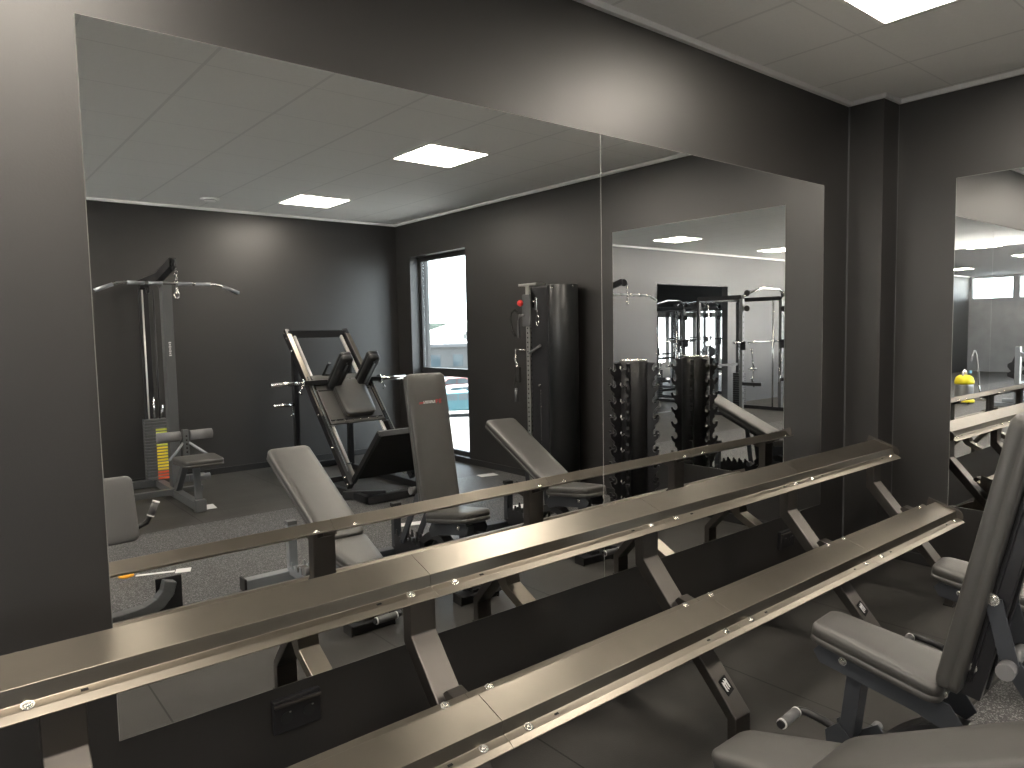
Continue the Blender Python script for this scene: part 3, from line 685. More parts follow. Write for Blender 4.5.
# ------------------------------------------------------------------ hack squat / leg press machine
def hack_squat():
    r = thing('hack_squat_machine', 'black inclined leg press machine with long side rails by the window', 'gym machine', (3.66, -4.9, 0)); sh = local(r)
    xl, xr = 3.29, 4.03
    p0 = V((0, -4.22, .12)); p1 = V((0, -5.75, 1.72)); d = (p1-p0).normalized(); nn = V((0, d.z, -d.y)); nn = nn if nn.z > 0 else -nn
    for x in (xl, xr):
        X = V((x, 0, 0))
        b = MB(); b.bar([p0+X, p1+X], .055, .085, side=(1, 0, 0)); ra = sh(b).build('side_rail', 'powder', r, .004)
        sg = 1 if x == xl else -1
        b = MB(); b.cyl(p0+X+V((sg*.075, 0, 0))+d*.06, p1+X+V((sg*.075, 0, 0))-d*.06, .021); sh(b).build('guide_tube', 'tube_steel', r)
        b = MB(); b.bar([p0+X+nn*.048+d*.9+V((0, 0, 0)), p0+X+nn*.048+d*2.12], .05, .006, side=(1, 0, 0)); sh(b).build('cover_strip', 'shelfm', ra)
        b = MB()
        for t in (.25, .75, 1.25): b.bar([p0+X+d*t+V((sg*.0, 0, 0))+nn*.05, p0+X+d*t+V((sg*.085, 0, 0))+nn*.05], .02, .012)
        b.bar([p0+X+d*.15+nn*.062, p0+X+d*1.45+nn*.062], .014, .012, side=(1, 0, 0)); sh(b).build('stop_ladder', 'mframe', r)
        b = MB()
        for t in (.03, .12, .5, .95, 1.9, 2.1, 2.18): add_bolt(b, p0+X+d*t+V((-sg*.028, 0, 0)), (-sg, 0, 0), .014)
        sh(b).build('bolt', 'bolt', ra, split=True)
        # rear support post
        b = MB(); b.bar([(x+sg*.03, -5.62, .05), (x+sg*.03, -5.60, 1.50)], .06, .07, up=(0, 1, 0)); sh(b).build('rear_post', 'powder', r, .004)
        b = MB(); b.bar([(x-.0, -6.05, .045), (x-.0, -3.80, .045)], .06, .07, side=(1, 0, 0)); sh(b).build('floor_beam', 'powder', r, .004)
        # storage peg
        b = MB(); b.cyl((x-sg*.0, -5.60, .87), (x-sg*.24, -5.60, .87), .022); sh(b).build('storage_peg', 'chrome', r)
        b = MB(); b.tube([(x-sg*.03, -5.57, .86), (x-sg*.04, -5.55, .80), (x-sg*.02, -5.55, .77), (x-sg*.07, -5.55, .745)], .007, 6); sh(b).build('spring_clip', 'chrome', r)
    b = MB(); t1 = p1-d*.05; b.bar([t1+V((xl, 0, 0)), t1+V((xr, 0, 0))], .085, .085); sh(b).build('top_crossbeam', 'powder', r, .004)
    b = MB(); b.bar([(xl-.10, -6.05, .045), (xr+.10, -6.05, .045)], .07, .07); sh(b).build('rear_crossbeam', 'powder', r, .004)
    b = MB(); b.bar([(xl-.1, -4.20, .05), (xl+.25, -3.95, .05)], .06, .08); b.bar([(xl-.03, -3.84, .045), (xr+.12, -3.84, .045)], .07, .07); fb = sh(b).build('front_crossbeam', 'powder', r, .004)
    b = MB(); b.bar([(xl, -5.0, .05), (xr, -5.0, .05)], .06, .06); sh(b).build('middle_crossbeam', 'powder', r, .004)
    # carriage
    cc = p0+d*1.12
    b = MB(); Rm = Matrix((V((1, 0, 0)), d, nn)).transposed(); b.box(cc+V((3.66, 0, 0))+nn*.045, (.66, .70, .02), Rm)
    car = sh(b).build('carriage', 'vinyl', r, .006)
    b = pad(.50, .36, .38, .085, .06); Rm2 = Matrix((V((1, 0, 0)), d, nn)).transposed(); b.xf(Matrix.Translation(cc-d*.29+V((3.70, 0, 0))+nn*.055) @ Rm2.to_4x4()); sh(b).build('back_pad', 'vinyl', r)
    for t in (-.30, .12):
        b = MB(); b.bar([cc+d*t+V((xl+.06, 0, 0))+nn*.03, cc+d*t+V((xr-.06, 0, 0))+nn*.03], .05, .05); sh(b).build('carriage_tube', 'powder', r, .003)
    b = MB()
    for k in range(6): add_bolt(b, cc-d*.30+V((3.40+k*.10, 0, 0))+nn*.058-d*.012, (0, .5, .4), .010)
    sh(b).build('bolt', 'bolt', car, split=True)
    sp = cc+d*.22
    for s in (-1, 1):
        b = pad(.52, .135, .135, .11, .035); q = sp+V((3.70+s*.165, 0, 0))+nn*.06
        R3 = Matrix((V((1, 0, 0)), nn, -d)).transposed(); b.xf(Matrix.Translation(q) @ R3.to_4x4()); sh(b).build('shoulder_pad', 'vinylk', r)
        b = MB(); b.bar([q+d*.03, q+nn*.36+d*.03], .05, .03, side=(1, 0, 0)); sh(b).build('pad_arm', 'powder', r, .003)
        b = MB(); e = q+nn*.30+V((s*.09, 0, 0)); b.tube([q+nn*.12+V((s*.05, 0, 0))+d*.02, q+nn*.13+V((s*.13, 0, 0))+d*.02, e+V((s*.05, 0, 0)), e+nn*.03+V((s*.04, 0, 0))], .013, 10); sh(b).build('hand_grip', 'rubber', r)
        b = MB(); b.cyl(e+nn*.03+V((s*.04, 0, 0)), e+nn*.042+V((s*.04, 0, 0)), .016); sh(b).build('grip_cap', 'chrome', r)
        x0 = xl+.05 if s < 0 else xr-.05
        a0 = V((3.66+s*.1, sp.y, sp.z))+nn*.085; a1 = V((3.66+s*.47, sp.y, sp.z))+nn*.085; a2 = V((3.66+s*.83, sp.y, sp.z))+nn*.085
        b = MB(); b.bar([a0, a1], .055, .05); sh(b).build('weight_arm', 'powder', r, .003)
        b = MB(); b.cyl(a1, a2, .0245, seg=20); b.cyl(a1, a1+V((s*.012, 0, 0)), .05, seg=20); sh(b).build('weight_sleeve', 'chrome', r)
        b = MB(); q2 = a1+V((s*.02, 0, 0)); b.tube([q2, q2+V((0, .03, -.05)), q2+V((s*.04, .03, -.09)), q2+V((s*.01, .03, -.12))], .007, 6); sh(b).build('spring_clip', 'chrome', r)
    # foot plate at right angles to the rails
    f0 = V((0, -4.20, .17)); f1 = f0+nn*.80
    b = MB(); Rm = Matrix((V((1, 0, 0)), nn, -d)).transposed(); b.box((f0+f1)/2+V((3.70, 0, 0))+d*.03, (.80, .80, .02), Rm); fp = sh(b).build('foot_plate', 'rubber', r, .005)
    for s in (-1, 1):
        b = MB(); b.bar([f0+V((3.70+s*.39, 0, 0)), f1+V((3.70+s*.39, 0, 0))], .035, .05, side=(1, 0, 0)); sh(b).build('plate_edge', 'powder', r, .003)
    b = MB(); b.bar([f1+V((3.30, 0, 0)), f1+V((4.10, 0, 0))], .05, .05); sh(b).build('plate_top_bar', 'mframe', r, .003)
    b = MB(); b.bar([(3.88, -3.86, .07), (3.88, -3.80, .60)], .07, .06, up=(0, 1, 0)); sh(b).build('front_post', 'powder', r, .003)
    b = MB(); b.bar([(3.88, -3.765, .30), (3.88, -3.76, .60)], .045, .012, up=(0, 1, 0)); sh(b).build('adjust_plate', 'shelfm', r, .002)
    b = MB()
    for z in (.10, .22, .34, .58): add_bolt(b, (3.88, -3.765+.0, z), (0, 1, 0), .012)
    sh(b).build('bolt', 'bolt', fb, split=True)
    b = MB(); b.bar([(3.99, -3.95, .16), (4.13, -3.85, .34)], .14, .03); sh(b).build('tread_block', 'lframe', r, .003)
hack_squat()

# ------------------------------------------------------------------ cable station on the right wall
def cable_station():
    r = thing('cable_station', 'wall cable column with red knob and tall black round shroud', 'gym machine', (5.06, -3.2, 0)); sh = local(r)
    X = 5.03
    b = MB(); b.bar([(X, -3.40, .06), (X, -3.40, 2.15)], .055, .055, up=(0, 1, 0)); col = sh(b).build('slotted_column', 'steel', r, .003)
    for k in range(34):
        z = .35+k*.05
        b = MB(); b.cyl((X-.028, -3.40, z), (X-.0295, -3.40, z), .009, seg=10); b.cyl((X, -3.3725, z), (X, -3.371, z), .009, seg=10)
        if k < 34: sh(b).build('hole', 'slot', col)
    b = MB(); b.b2(4.99, 5.12, -3.53, -3.24, 2.15, 2.175); sh(b).build('top_plate', 'steel', r, .004)
    b = MB(); b.b2(X-.05, X+.05, -3.46, -3.34, 1.72, 2.06); b.b2(X-.03, X+.04, -3.34, -3.28, 1.90, 2.10); ca = sh(b).build('sliding_carriage', 'mframe', r, .008)
    b = MB(); b.sphere((X-.06, -3.475, 1.97), .036); b.cyl((X-.05, -3.46, 1.97), (X-.02, -3.44, 1.97), .012); sh(b).build('pull_knob', 'red', ca)
    b = MB(); b.cyl((X-.03, -3.30, 1.98), (X-.03, -3.255, 1.98), .012); b.box((X-.03, -3.245, 1.955), (.03, .035, .13)); sh(b).build('swivel_pulley', 'chrome', ca, .004)
    b = MB(); pts = [(X-.03, -3.235+.022*math.cos(2*PI*k/12), 1.78+.055*math.sin(2*PI*k/12)) for k in range(13)]; b.tube(pts, .005, 6); b.tube([(X-.03, -3.235, 1.835), (X-.03, -3.24, 1.90)], .006, 6); sh(b).build('carabiner', 'chrome', r)
    b = MB(); b.tube([(X-.04, -3.46, 1.84), (X-.05, -3.52, 1.86), (X-.06, -3.56, 1.90), (X-.06, -3.62, 1.88), (X-.06, -3.65, 1.80), (X-.06, -3.62, 1.68), (X-.06, -3.57, 1.62)], .013, 8); sh(b).build('strap_handle', 'rubber', r)
    b = MB(); b.tube([(X-.05, -3.42, 1.84), (X-.05, -3.50, 1.84), (X-.05, -3.52, 1.78), (X-.05, -3.52, 1.60)], .015, 8); sh(b).build('strap_handle', 'grip', r)
    # hanging ankle strap with clip
    b = MB(); b.tube([(X-.04, -3.43, 1.47), (X-.05, -3.585, 1.47)], .007, 8); sh(b).build('hook', 'chrome', r)
    b = MB(); b.tube([(X-.05, -3.58, 1.48), (X-.05, -3.585, 1.36), (X-.05, -3.56, 1.33), (X-.05, -3.545, 1.28), (X-.05, -3.585, 1.30)], .010, 8); sh(b).build('carabiner', 'chrome', r)
    b = MB(); b.box((X-.05, -3.55, 1.20), (.03, .07, .17)); b.tube([(X-.05, -3.59, 1.28), (X-.05, -3.60, 1.10), (X-.05, -3.585, .98)], .010, 8); sh(b).build('ankle_strap', 'rubber', r, .01)
    b = MB(); b.cyl((X-.05, -3.585, .90), (X-.05, -3.585, 1.05), .016); sh(b).build('hand_grip', 'mframe', r)
    b = MB(); b.cyl((X-.06, -3.33, 1.44), (X-.08, -3.14, 1.52), .014); b.cyl((X-.055, -3.36, 1.43), (X-.06, -3.33, 1.44), .008); sh(b).build('selector_lever', 'grip', r)
    # shroud: flat side panel plus round column
    b = MB(); b.b2(5.00, 5.20, -3.345, -3.05, .05, 2.13); sh(b).build('side_panel', 'powder', r, .01)
    b = MB(); b.lathe([(.001, .03), (.155, .03), (.155, 2.13), (.150, 2.14), (.001, 2.14)], (5.08, -2.93, 0), 40); sh(b).build('round_shroud', 'shroud', r)
    b = MB(); b.cyl((4.93, -2.93, 2.10), (4.92, -2.93, 2.10), .012); b.cyl((5.07, -2.78, 2.115), (5.07, -2.765, 2.115), .010); sh(b).build('screw', 'bolt', r, split=True)
    b = MB(); b.b2(4.88, 5.24, -3.50, -2.65, .001, .05); sh(b).build('base_plate', 'powder', r, .005)
    b = MB()
    for k in range(18): b.cyl((4.999, -3.20, .45+k*.035), (4.9975, -3.20, .45+k*.035), .006, seg=8)
    b.cyl((4.99, -3.20, 1.10), (4.975, -3.20, 1.10), .012); sh(b).build('hole_row', 'bolt', r)
cable_station()

# ------------------------------------------------------------------ round tower for small dumbbells
def tower():
    cx, cy = 4.82, -1.77
    r = thing('dumbbell_tower', 'round black column with notched dumbbell holders before the end wall mirror', 'rack', (cx, cy, 0)); sh = local(r)
    b = MB(); b.lathe([(.001, .03), (.130, .03), (.130, 1.385), (.126, 1.39), (.001, 1.39)], (cx, cy, 0), 40); sh(b).build('column', 'powder', r)
    b = MB(); b.lathe([(.06, 1.39), (.118, 1.39), (.118, 1.408), (.06, 1.408), (.06, 1.39)], (cx, cy, 0), 40); sh(b).build('top_ring', 'bolt', r)
    b = MB(); b.lathe([(.001, .001), (.24, .001), (.24, .03), (.001, .03)], (cx, cy, 0), 40); sh(b).build('base_disc', 'powder', r)
    nsteps = 9
    for a in (math.radians(25), math.radians(70), math.radians(155), math.radians(200), math.radians(250), math.radians(295)):
        prof = [(.12, .10)]
        for k in range(nsteps):
            z = .12+k*.142
            prof += [(.195, z), (.225, z+.030), (.238, z+.072), (.218, z+.076), (.208, z+.052), (.186, z+.050), (.174, z+.070), (.180, z+.100), (.200, z+.118)]
        prof += [(.12, 1.38)]
        b = MB(); b.prism(prof, -.012, .012, 'y'); b.v = [(p[0], p[1], p[2]) for p in b.v]
        b.xf(Matrix.Translation((cx, cy, 0)) @ Matrix.Rotation(a, 4, 'Z')); sh(b).build('notched_bracket', 'powder', r, .0015)
    for k in range(nsteps):
        for a in (math.radians(178), math.radians(272)):
            z = .12+k*.142+.07; b = MB(); q = V((cx+.132*math.cos(a), cy+.132*math.sin(a), z)); e = V((math.cos(a), math.sin(a), 0))
            b.tube([q, q+e*.03+V((0, 0, -.01)), q+e*.045+V((0, 0, .008)), q+e*.04+V((0, 0, .026))], .006, 6); sh(b).build('hook', 'steel', r)
tower()

# ------------------------------------------------------------------ marker tags and disc on the floor
def patch(name, label, cat, cx, cy, w, l, rz, m, group=None, t=.003):
    o = MB().box((0, 0, t/2+.0006), (w, l, t)).build(name, m, None); o.location = (cx, cy, 0); o.rotation_euler = (0, 0, rz); tag(o, label, cat, group); return o
G = 'white paper tags on the floor'
patch('paper_tag', 'white paper tag on the dark tiles before the lat pulldown machine', 'tag', 2.07, -4.88, .14, .20, .1, 'white', G)
patch('paper_tag', 'small white tag at the end of the white tape strip', 'tag', 1.35, -3.01, .10, .09, .35, 'white', G)
patch('tape_strip', 'narrow white tape strip on the speckled floor by the orange disc', 'tape', 1.18, -3.075, .25, .03, .35, 'white')
patch('paper_tag', 'white paper tag near the floor below the window', 'tag', 5.0, -4.16, .22, .13, .2, 'white', G)
patch('paper_tag', 'white paper tag right behind the reclined bench near the end wall', 'tag', 4.35, -2.75, .25, .12, .2, 'white', G)
patch('paper_tag', 'white paper tag on the speckled floor behind the upright bench', 'tag', 3.2, -2.95, .30, .10, .3, 'white', G)
o = MB().lathe([(.001, .030), (.020, .030), (.028, .028), (.046, .012), (.052, .001), (.001, .001)], (0, 0, 0), 24).build('marker_disc', 'orange', None); o.location = (1.01, -3.16, 0); tag(o, 'orange marker disc lying on the speckled floor', 'disc')

# ------------------------------------------------------------------ machines deeper in the hall
def frame_rack(name, label, x, y, z=0., w=1.5, dpt=1.1, H=2.25, fr='mframe', lat=True, grp=None):
    r = thing(name, label, 'gym machine', (x, y, z), grp)
    for sx in (-1, 1):
        for sy in (-1, 1):
            b = MB(); b.bar([(sx*w/2, sy*dpt/2, .03), (sx*w/2, sy*dpt/2, H-.12)], .065, .065, up=(0, 1, 0)); up = b.build('upright', 'powder' if sy < 0 else fr, r, .003)
            b = MB()
            for k in range(16): b.box((sx*w/2, sy*dpt/2+.0335, .35+k*.1), (.018, .002, .03))
            b.build('hole_row', 'slot', up)
        b = MB(); b.bar([(sx*w/2, -dpt/2-.2, .035), (sx*w/2, dpt/2+.25, .035)], .07, .07, side=(1, 0, 0)); b.build('floor_beam', 'powder', r, .004)
        b = MB(); b.bar([(sx*w/2, -dpt/2, H-.09), (sx*w/2, dpt/2, H-.09)], .06, .08, side=(1, 0, 0)); b.build('top_side_beam', 'powder', r, .004)
        b = MB(); b.cyl((sx*(w/2-.12), dpt/2-.1, .08), (sx*(w/2-.12), dpt/2-.1, H-.15), .0165); b.build('guide_rod', 'chrome', r)
        b = MB(); b.cyl((sx*(w/2-.14), -dpt/2+.12, .08), (sx*(w/2-.14), -dpt/2+.12, H-.2), .012); b.build('guide_rod', 'chrome', r)
        for zz in (H-.02, H-.30):
            b = MB(); b.cyl((sx*(w/2-.04)-.012, dpt/2+.08, zz), (sx*(w/2-.04)+.012, dpt/2+.08, zz), .055, seg=20); b.build('pulley', 'rubber', r)
        b = MB()
        for k in range(14): b.box((sx*(w/2-.14), -dpt/2+.12, .12+k*.045), (.13, .22, .04))
        b.build('weight_stack', 'powder', r, .002)
        b = MB(); b.bar([(sx*w/2, dpt/2+.03, .62), (sx*w/2, dpt/2+.42, .62)], .06, .06, side=(1, 0, 0)); b.build('spotter_arm', 'powder', r, .003)
        b = MB(); b.box((sx*w/2, dpt/2+.05, 1.32), (.08, .10, .16)); b.build('bar_hook', 'powder', r, .004)
        b = MB(); b.cyl((sx*(w/2+.02), -dpt/2+.25, .8), (sx*(w/2+.26), -dpt/2+.25, .8), .025); b.build('storage_peg', 'chrome', r)
        b = MB(); b.tube([(sx*(w/2-.2), dpt/2+.08, 1.25), (sx*(w/2-.17), dpt/2+.12, 1.0), (sx*(w/2-.24), dpt/2+.10, .9), (sx*(w/2-.18), dpt/2+.10, .7), (sx*(w/2-.25), dpt/2+.1, .55)], .014, 8); b.build('hanging_rope', 'chrome', r)
    b = MB(); b.bar([(-w/2, -dpt/2, H-.09), (w/2, -dpt/2, H-.09)], .06, .08); b.build('top_rear_beam', 'powder', r, .004)
    b = MB(); b.bar([(-w/2, -dpt/2, .08), (w/2, -dpt/2, .08)], .06, .06); b.build('rear_beam', 'powder', r, .004)
    b = MB(); b.tube([(-w/2, dpt/2, H-.10), (-w/2+.12, dpt/2+.12, H-.0), (-w/2+.38, dpt/2+.16, H+.07), (w/2-.38, dpt/2+.16, H+.07), (w/2-.12, dpt/2+.12, H), (w/2, dpt/2, H-.10)], .02, 10); b.build('pull_up_bar', 'chrome', r)
    b = MB(); b.cyl((-w/2-.32, dpt/2+.05, 1.38), (w/2+.32, dpt/2+.05, 1.38), .0145); bar_ = b.build('barbell', 'chrome', r)
    for s in (-1, 1):
        b = MB(); b.cyl((s*(w/2+.02), dpt/2+.05, 1.38), (s*(w/2+.34), dpt/2+.05, 1.38), .026); b.build('sleeve', 'chrome', bar_)
    b = MB(); b.bar([(-w/2, -dpt/2, .9), (w/2, -dpt/2, .9)], .05, .05); b.build('cross_brace', 'powder', r, .003)
    return r
frame_rack('smith_machine', 'tall multi-station with pull-up bar and barbell before the back wall', -1.78, -5.55, w=1.35, dpt=.95, H=2.30)
frame_rack('smith_machine', 'multi-station beyond the opening, behind the narrow rack', -4.0, -8.7, w=1.6, dpt=1.1, H=2.20)
frame_rack('smith_machine', 'multi-station beyond the opening, deepest in the next hall', -6.2, -10.6, w=1.5, dpt=1.1, H=2.3)
# open shelf with plates in the next hall
def plate_tree(x, y, label):
    r = thing('plate_tree', label, 'weight stand', (x, y, 0), 'plate trees')
    b = MB(); b.bar([(0, 0, .03), (0, 0, 1.25)], .07, .07, up=(0, 1, 0)); b.build('post', 'powder', r, .003)
    b = MB(); b.bar([(-.3, 0, .035), (.3, 0, .035)], .07, .06); b.bar([(0, -.3, .035), (0, .3, .035)], .07, .06, side=(1, 0, 0)); b.build('base', 'powder', r, .003)
    for k in range(4):
        for s in (-1, 1):
            z = .3+k*.27; b = MB(); b.cyl((s*.035, 0, z), (s*.24, 0, z+.02), .02); b.build('peg', 'chrome', r)
            R_ = .21-.03*k; b = MB(); b.cyl((s*.06, 0, z), (s*.115, 0, z), R_, seg=28); b.cyl((s*.115, 0, z), (s*.13, 0, z), R_*.35, seg=20); b.build('weight_disc', 'lframe', r, .006)
plate_tree(-3.3, -7.35, 'plate tree beside the first machine beyond the opening')
plate_tree(-2.6, -10.4, 'plate tree further back in the next hall')

frame_rack('power_rack', 'narrow rack right behind the opening, in front of the other hall machines', -1.85, -7.75, w=1.15, dpt=.75, H=2.18)
def press_stand(x, y):
    r = thing('incline_press_stand', 'light grey tube stand with slanted arms beside the yellow vacuum cleaner', 'gym machine', (x, y, 0))
    for s in (-1, 1):
        b = MB(); b.bar([(s*.45, 0, .03), (s*.45, 0, 1.18)], .09, .09, up=(0, 1, 0)); b.build('upright', 'lframe', r, .004)
        b = MB(); b.bar([(s*.45, .03, 1.05), (s*.45, .75, .55)], .08, .08, side=(1, 0, 0)); b.build('slanted_arm', 'lframe', r, .004)
        b = MB(); b.bar([(s*.45, -.5, .04), (s*.45, .85, .04)], .08, .07, side=(1, 0, 0)); b.build('floor_beam', 'lframe', r, .004)
        b = MB(); b.prism([(-.05, .55), (-.17, .60), (-.17, .66), (-.11, .70), (-.17, .78), (-.17, .84), (-.10, .88), (-.05, 1.0)], s*.45-.02, s*.45+.02, 'x'); b.build('bar_catch', 'powder', r)
    b = MB(); b.bar([(-.45, -.02, .45), (.45, -.02, .45)], .07, .07); b.build('crossbeam', 'lframe', r, .003)
    b = MB(); b.cyl((-.75, -.2, .32), (.75, -.2, .32), .07, seg=20); b.build('foam_roller', 'grip', r)
press_stand(-6.3, -2.05)
# wet and dry vacuum cleaner far down the hall
def vacuum(x, y):
    r = thing('vacuum_cleaner', 'yellow and silver vacuum cleaner with curved hose down the hall', 'vacuum cleaner', (x, y, 0))
    b = MB(); b.lathe([(.001, .10), (.19, .10), (.205, .14), (.205, .46), (.20, .50), (.001, .50)]); b.build('drum', 'steel', r)
    b = MB(); b.lathe([(.001, .50), (.215, .50), (.22, .56), (.19, .66), (.12, .72), (.001, .73)]); b.build('motor_head', 'yellow', r)
    b = MB(); b.tube([(-.12, 0, .70), (-.10, 0, .80), (0, 0, .84), (.10, 0, .80), (.12, 0, .70)], .022, 10); b.build('handle', 'white', r)
    b = MB(); b.lathe([(.001, .04), (.23, .04), (.235, .08), (.21, .12), (.001, .12)]); b.build('wheel_base', 'yellow', r)
    for k in range(4):
        a = PI/4+k*PI/2; b = MB(); b.sphere((.2*math.cos(a), .2*math.sin(a), .04), .035); b.build('caster', 'rubber', r)
    b = MB(); b.box((0, .12, .80), (.10, .05, .07)); b.build('switch_panel', 'blue', r, .01)
    pts = []
    for k in range(17):
        t = k/16; pts.append((-.10-.62*t, .10, .60+.95*math.sin(PI*min(1, .15+t*.72))-.55*t))
    b = MB(); b.tube(pts, .024, 10); b.build('hose', 'grip', r)
    r.scale = (.82, .82, .82)
    b = MB(); b.cyl(V(pts[-1]), (-.86, .10, .06), .018); b.box((-.88, .10, .03), (.10, .30, .05)); b.build('suction_tube', 'chrome', r)
vacuum(-5.95, -3.0)

# ------------------------------------------------------------------ outside the window
mb = MB(); mb.b2(XB+.35, 120, -140, 60, -3.3, -3.2); g = mat('asphalt_car_park', (.045, .045, .046), .9, noise=.1, nscale=.6); M['asphalt'] = g; struct('ground', mb, 'asphalt')
M['paint_white'] = mat('car_paint_white', (.13, .135, .14), .25, coat=.5); M['paint_teal'] = mat('car_paint_teal', (.02, .09, .11), .25, coat=.5)
M['paint_blue'] = mat('car_paint_blue', (.03, .045, .07), .25, coat=.5); M['paint_red'] = mat('car_paint_red', (.10, .03, .03), .25, coat=.5); M['carglass'] = mat('car_glass', (.05, .07, .08), .08, spec=.8)
M['facade'] = mat('pale_facade', (.085, .085, .085), .8); M['facade2'] = mat('grey_facade', (.12, .12, .125), .8); M['hill'] = mat('wooded_hill', (.10, .115, .105), .95, noise=.5, nscale=.6, bump=.6, bscale=.5); M['tile'] = mat('roof_tiles', (.42, .26, .2), .8)
def car(x, y, rz, paint, label):
    r = thing('car', label, 'car', (x, y, -3.2), 'cars in the car park', rz)
    prof = [(-2.05, .35), (-2.1, .62), (-2.0, .85), (-1.35, .93), (-.75, 1.38), (.55, 1.42), (1.35, 1.0), (1.95, .86), (2.1, .60), (2.08, .32)]
    b = MB(); b.prism(prof, -.82, .82, 'y'); body = b.build('body', paint, r, .09, 3)
    b = MB()
    for s in (-1, 1): b.prism([(-1.12, .95), (-.68, 1.30), (-.12, 1.33), (-.12, .95)], s*.822-.004, s*.822+.004, 'y'); b.prism([(-.04, .95), (-.04, 1.33), (.48, 1.34), (1.12, .98)], s*.822-.004, s*.822+.004, 'y')
    b.build('side_windows', 'carglass', r)
    b = MB(); b.add([(.62, -.68, 1.405), (.62, .68, 1.405), (1.34, .72, 1.03), (1.34, -.72, 1.03)], [(0, 1, 2, 3)]); b.add([(-.82, -.68, 1.36), (-.82, .68, 1.36), (-1.36, .72, .95), (-1.36, -.72, .95)], [(3, 2, 1, 0)])
    b.v = [(p[0]*1.012, p[1], p[2]+.02) for p in b.v]; b.build('windscreen', 'carglass', r)
    for sx in (-1.3, 1.3):
        for s in (-1, 1):
            b = MB(); b.cyl((sx, s*.70, .32), (sx, s*.86, .32), .32, seg=24); wh = b.build('wheel', 'rubber', r)
            b = MB(); b.cyl((sx, s*.862, .32), (sx, s*.87, .32), .20, seg=20); b.build('hubcap', 'chrome', wh)
VX0, VY0 = 0., 2.4052
def outside(dx, dy): return (dx, -(dy-2.4052))
for dx, dy, rz, pnt, lab in ((24.0, 34.2, .5, 'paint_teal', 'teal car parked outside the window, nearest to the building'), (26.8, 37.8, .45, 'paint_white', 'white car parked outside beyond the teal one'),
                             (31.5, 45, .5, 'paint_red', 'red car parked outside in the middle row'), (36.5, 52., .5, 'paint_blue', 'blue-grey car parked outside in the farthest row'), (20.6, 40.5, .5, 'paint_white', 'white car parked outside left of the teal one')):
    px_, py_ = outside(dx, dy); car(px_, py_, rz, pnt, lab)
def block(x, y, w, d, h_, m, label, rz=0):
    r = thing('building', label, 'building', (x, y, -3.2), 'buildings beyond the car park', rz)
    MB().box((0, 0, h_/2), (w, d, h_)).build('walls', m, r)
    MB().b2(-w/2-.3, w/2+.3, -d/2-.3, d/2+.3, h_, h_+.35).build('roof', 'facade2', r)
    for i in range(int(w//2.5)):
        for j in range(max(1, int(h_//3))):
            b = MB(); b.box((-w/2+1.4+i*2.5, d/2+.02, 1.7+j*3), (1.1, .05, 1.3)); b.box((-w/2+1.4+i*2.5, -d/2-.02, 1.7+j*3), (1.1, .05, 1.3)); b.build('window', 'carglass', r)
x_, y_ = outside(46, 70); block(x_, y_, 18, 9, 3.2, 'facade', 'long pale building behind the car park', .55)
x_, y_ = outside(64, 82); block(x_, y_, 8, 8, 4.5, 'facade2', 'grey building right of the pale one', .55)
mb = MB(); n = 40; vs = []
for j in range(7):
    for i in range(n+1):
        x = 0+170*i/n; t = j/6; hgt = (7+3*math.sin(i*.55)+1.4*math.sin(i*1.7+1))*math.sin(PI*t/1.15)
        vs.append((x, -95-60*t-.25*x*0, -3.2+hgt*.95))
mb.add(vs, [(j*(n+1)+i, j*(n+1)+i+1, (j+1)*(n+1)+i+1, (j+1)*(n+1)+i) for j in range(6) for i in range(n)], True)
mb.b2(0, 170, -156, -155, -3.25, 4); struct('hill', mb, 'hill')
mb = MB(); mb.b2(-60, XB-.5, T+.02, 60, -.5, -.4); M['bounce_pale'] = mat('pale_bounce_ground', (.68, .67, .65), .9, noise=.08, nscale=2); struct('bounce_ground', mb, 'bounce_pale')  # unseen pale ground, added to bounce daylight up to the hall ceiling

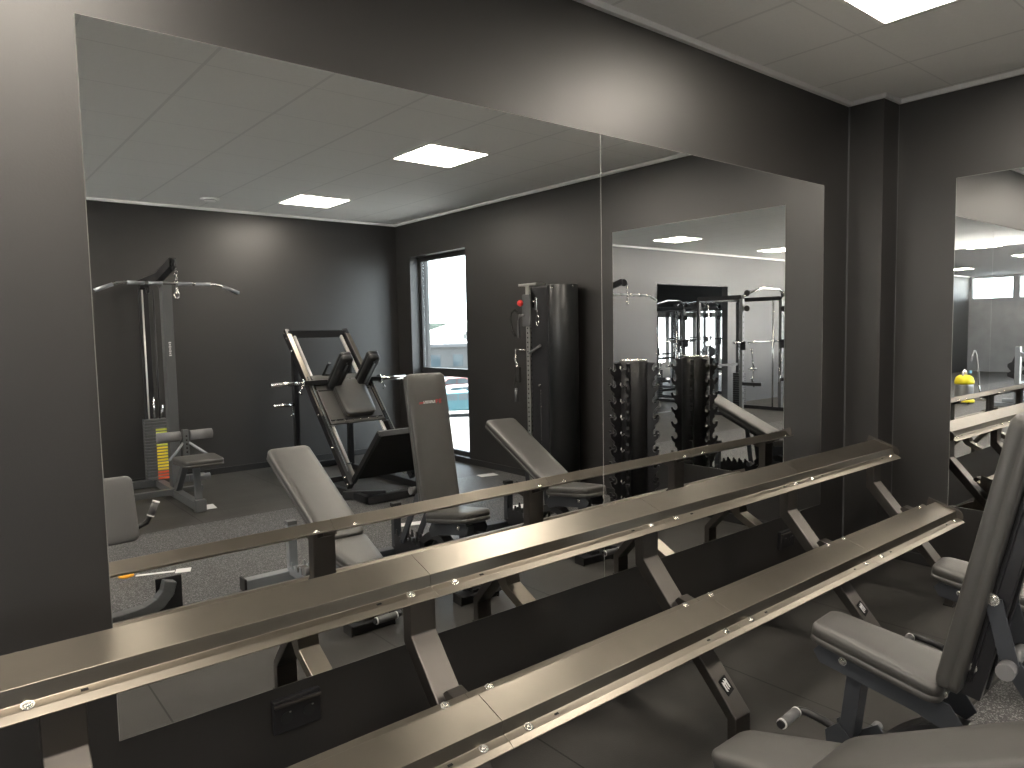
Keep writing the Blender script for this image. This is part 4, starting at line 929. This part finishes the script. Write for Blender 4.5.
# ------------------------------------------------------------------ camera
def basis(yaw, pitch, roll):
    cy, sy = math.cos(yaw), math.sin(yaw)
    F = V((sy*math.cos(pitch), cy*math.cos(pitch), -math.sin(pitch))); R = V((cy, -sy, 0)); U = R.cross(F)
    c, s = math.cos(roll), math.sin(roll)
    return c*R+s*U, -s*R+c*U, F
CAL = dict(yaw=0.68800, pitch=0.07470, roll=-0.01930, f=714.39)
Rr, Uu, Ff = basis(CAL['yaw'], CAL['pitch'], CAL['roll'])
cam = bpy.data.cameras.new('camera'); co = bpy.data.objects.new('camera', cam); C.objects.link(co)
co.matrix_world = Matrix.Translation((0, -2.4052, 1.68)) @ Matrix((Rr, Uu, -Ff)).transposed().to_4x4()
cam.sensor_width = 36; cam.lens = CAL['f']/1024*36; cam.clip_start = .02; cam.clip_end = 400
bpy.context.scene.camera = co

# ------------------------------------------------------------------ world and output
w = bpy.data.worlds.new('sky'); bpy.context.scene.world = w; w.use_nodes = True
nt = w.node_tree; bg = nt.nodes['Background']
tcn = nt.nodes.new('ShaderNodeTexCoord'); sp = nt.nodes.new('ShaderNodeSeparateXYZ'); rp = nt.nodes.new('ShaderNodeValToRGB')
nt.links.new(tcn.outputs['Generated'], sp.inputs[0]); nt.links.new(sp.outputs['Z'], rp.inputs['Fac'])
rp.color_ramp.elements[0].color = (.92, .96, 1, 1); rp.color_ramp.elements[1].color = (.72, .86, 1, 1)
nt.links.new(rp.outputs['Color'], bg.inputs['Color']); bg.inputs['Strength'].default_value = 7.0
sl = bpy.data.lights.new('sun', 'SUN'); sl.energy = 135; sl.angle = .01; sl.color = (1, .95, .88); so = bpy.data.objects.new('sun', sl); C.objects.link(so)
so.rotation_euler = V((.25, .38, -1)).to_track_quat('-Z', 'Y').to_euler()
sc = bpy.context.scene
sc.view_settings.view_transform = 'Standard'; sc.view_settings.look = 'None'; sc.view_settings.gamma = 1; sc.view_settings.use_curve_mapping = False
sc.view_settings.exposure = 0.15
sc.cycles.use_denoising = True
sc.cycles.sample_clamp_indirect = 60
sc.cycles.max_bounces = 14; sc.cycles.glossy_bounces = 8
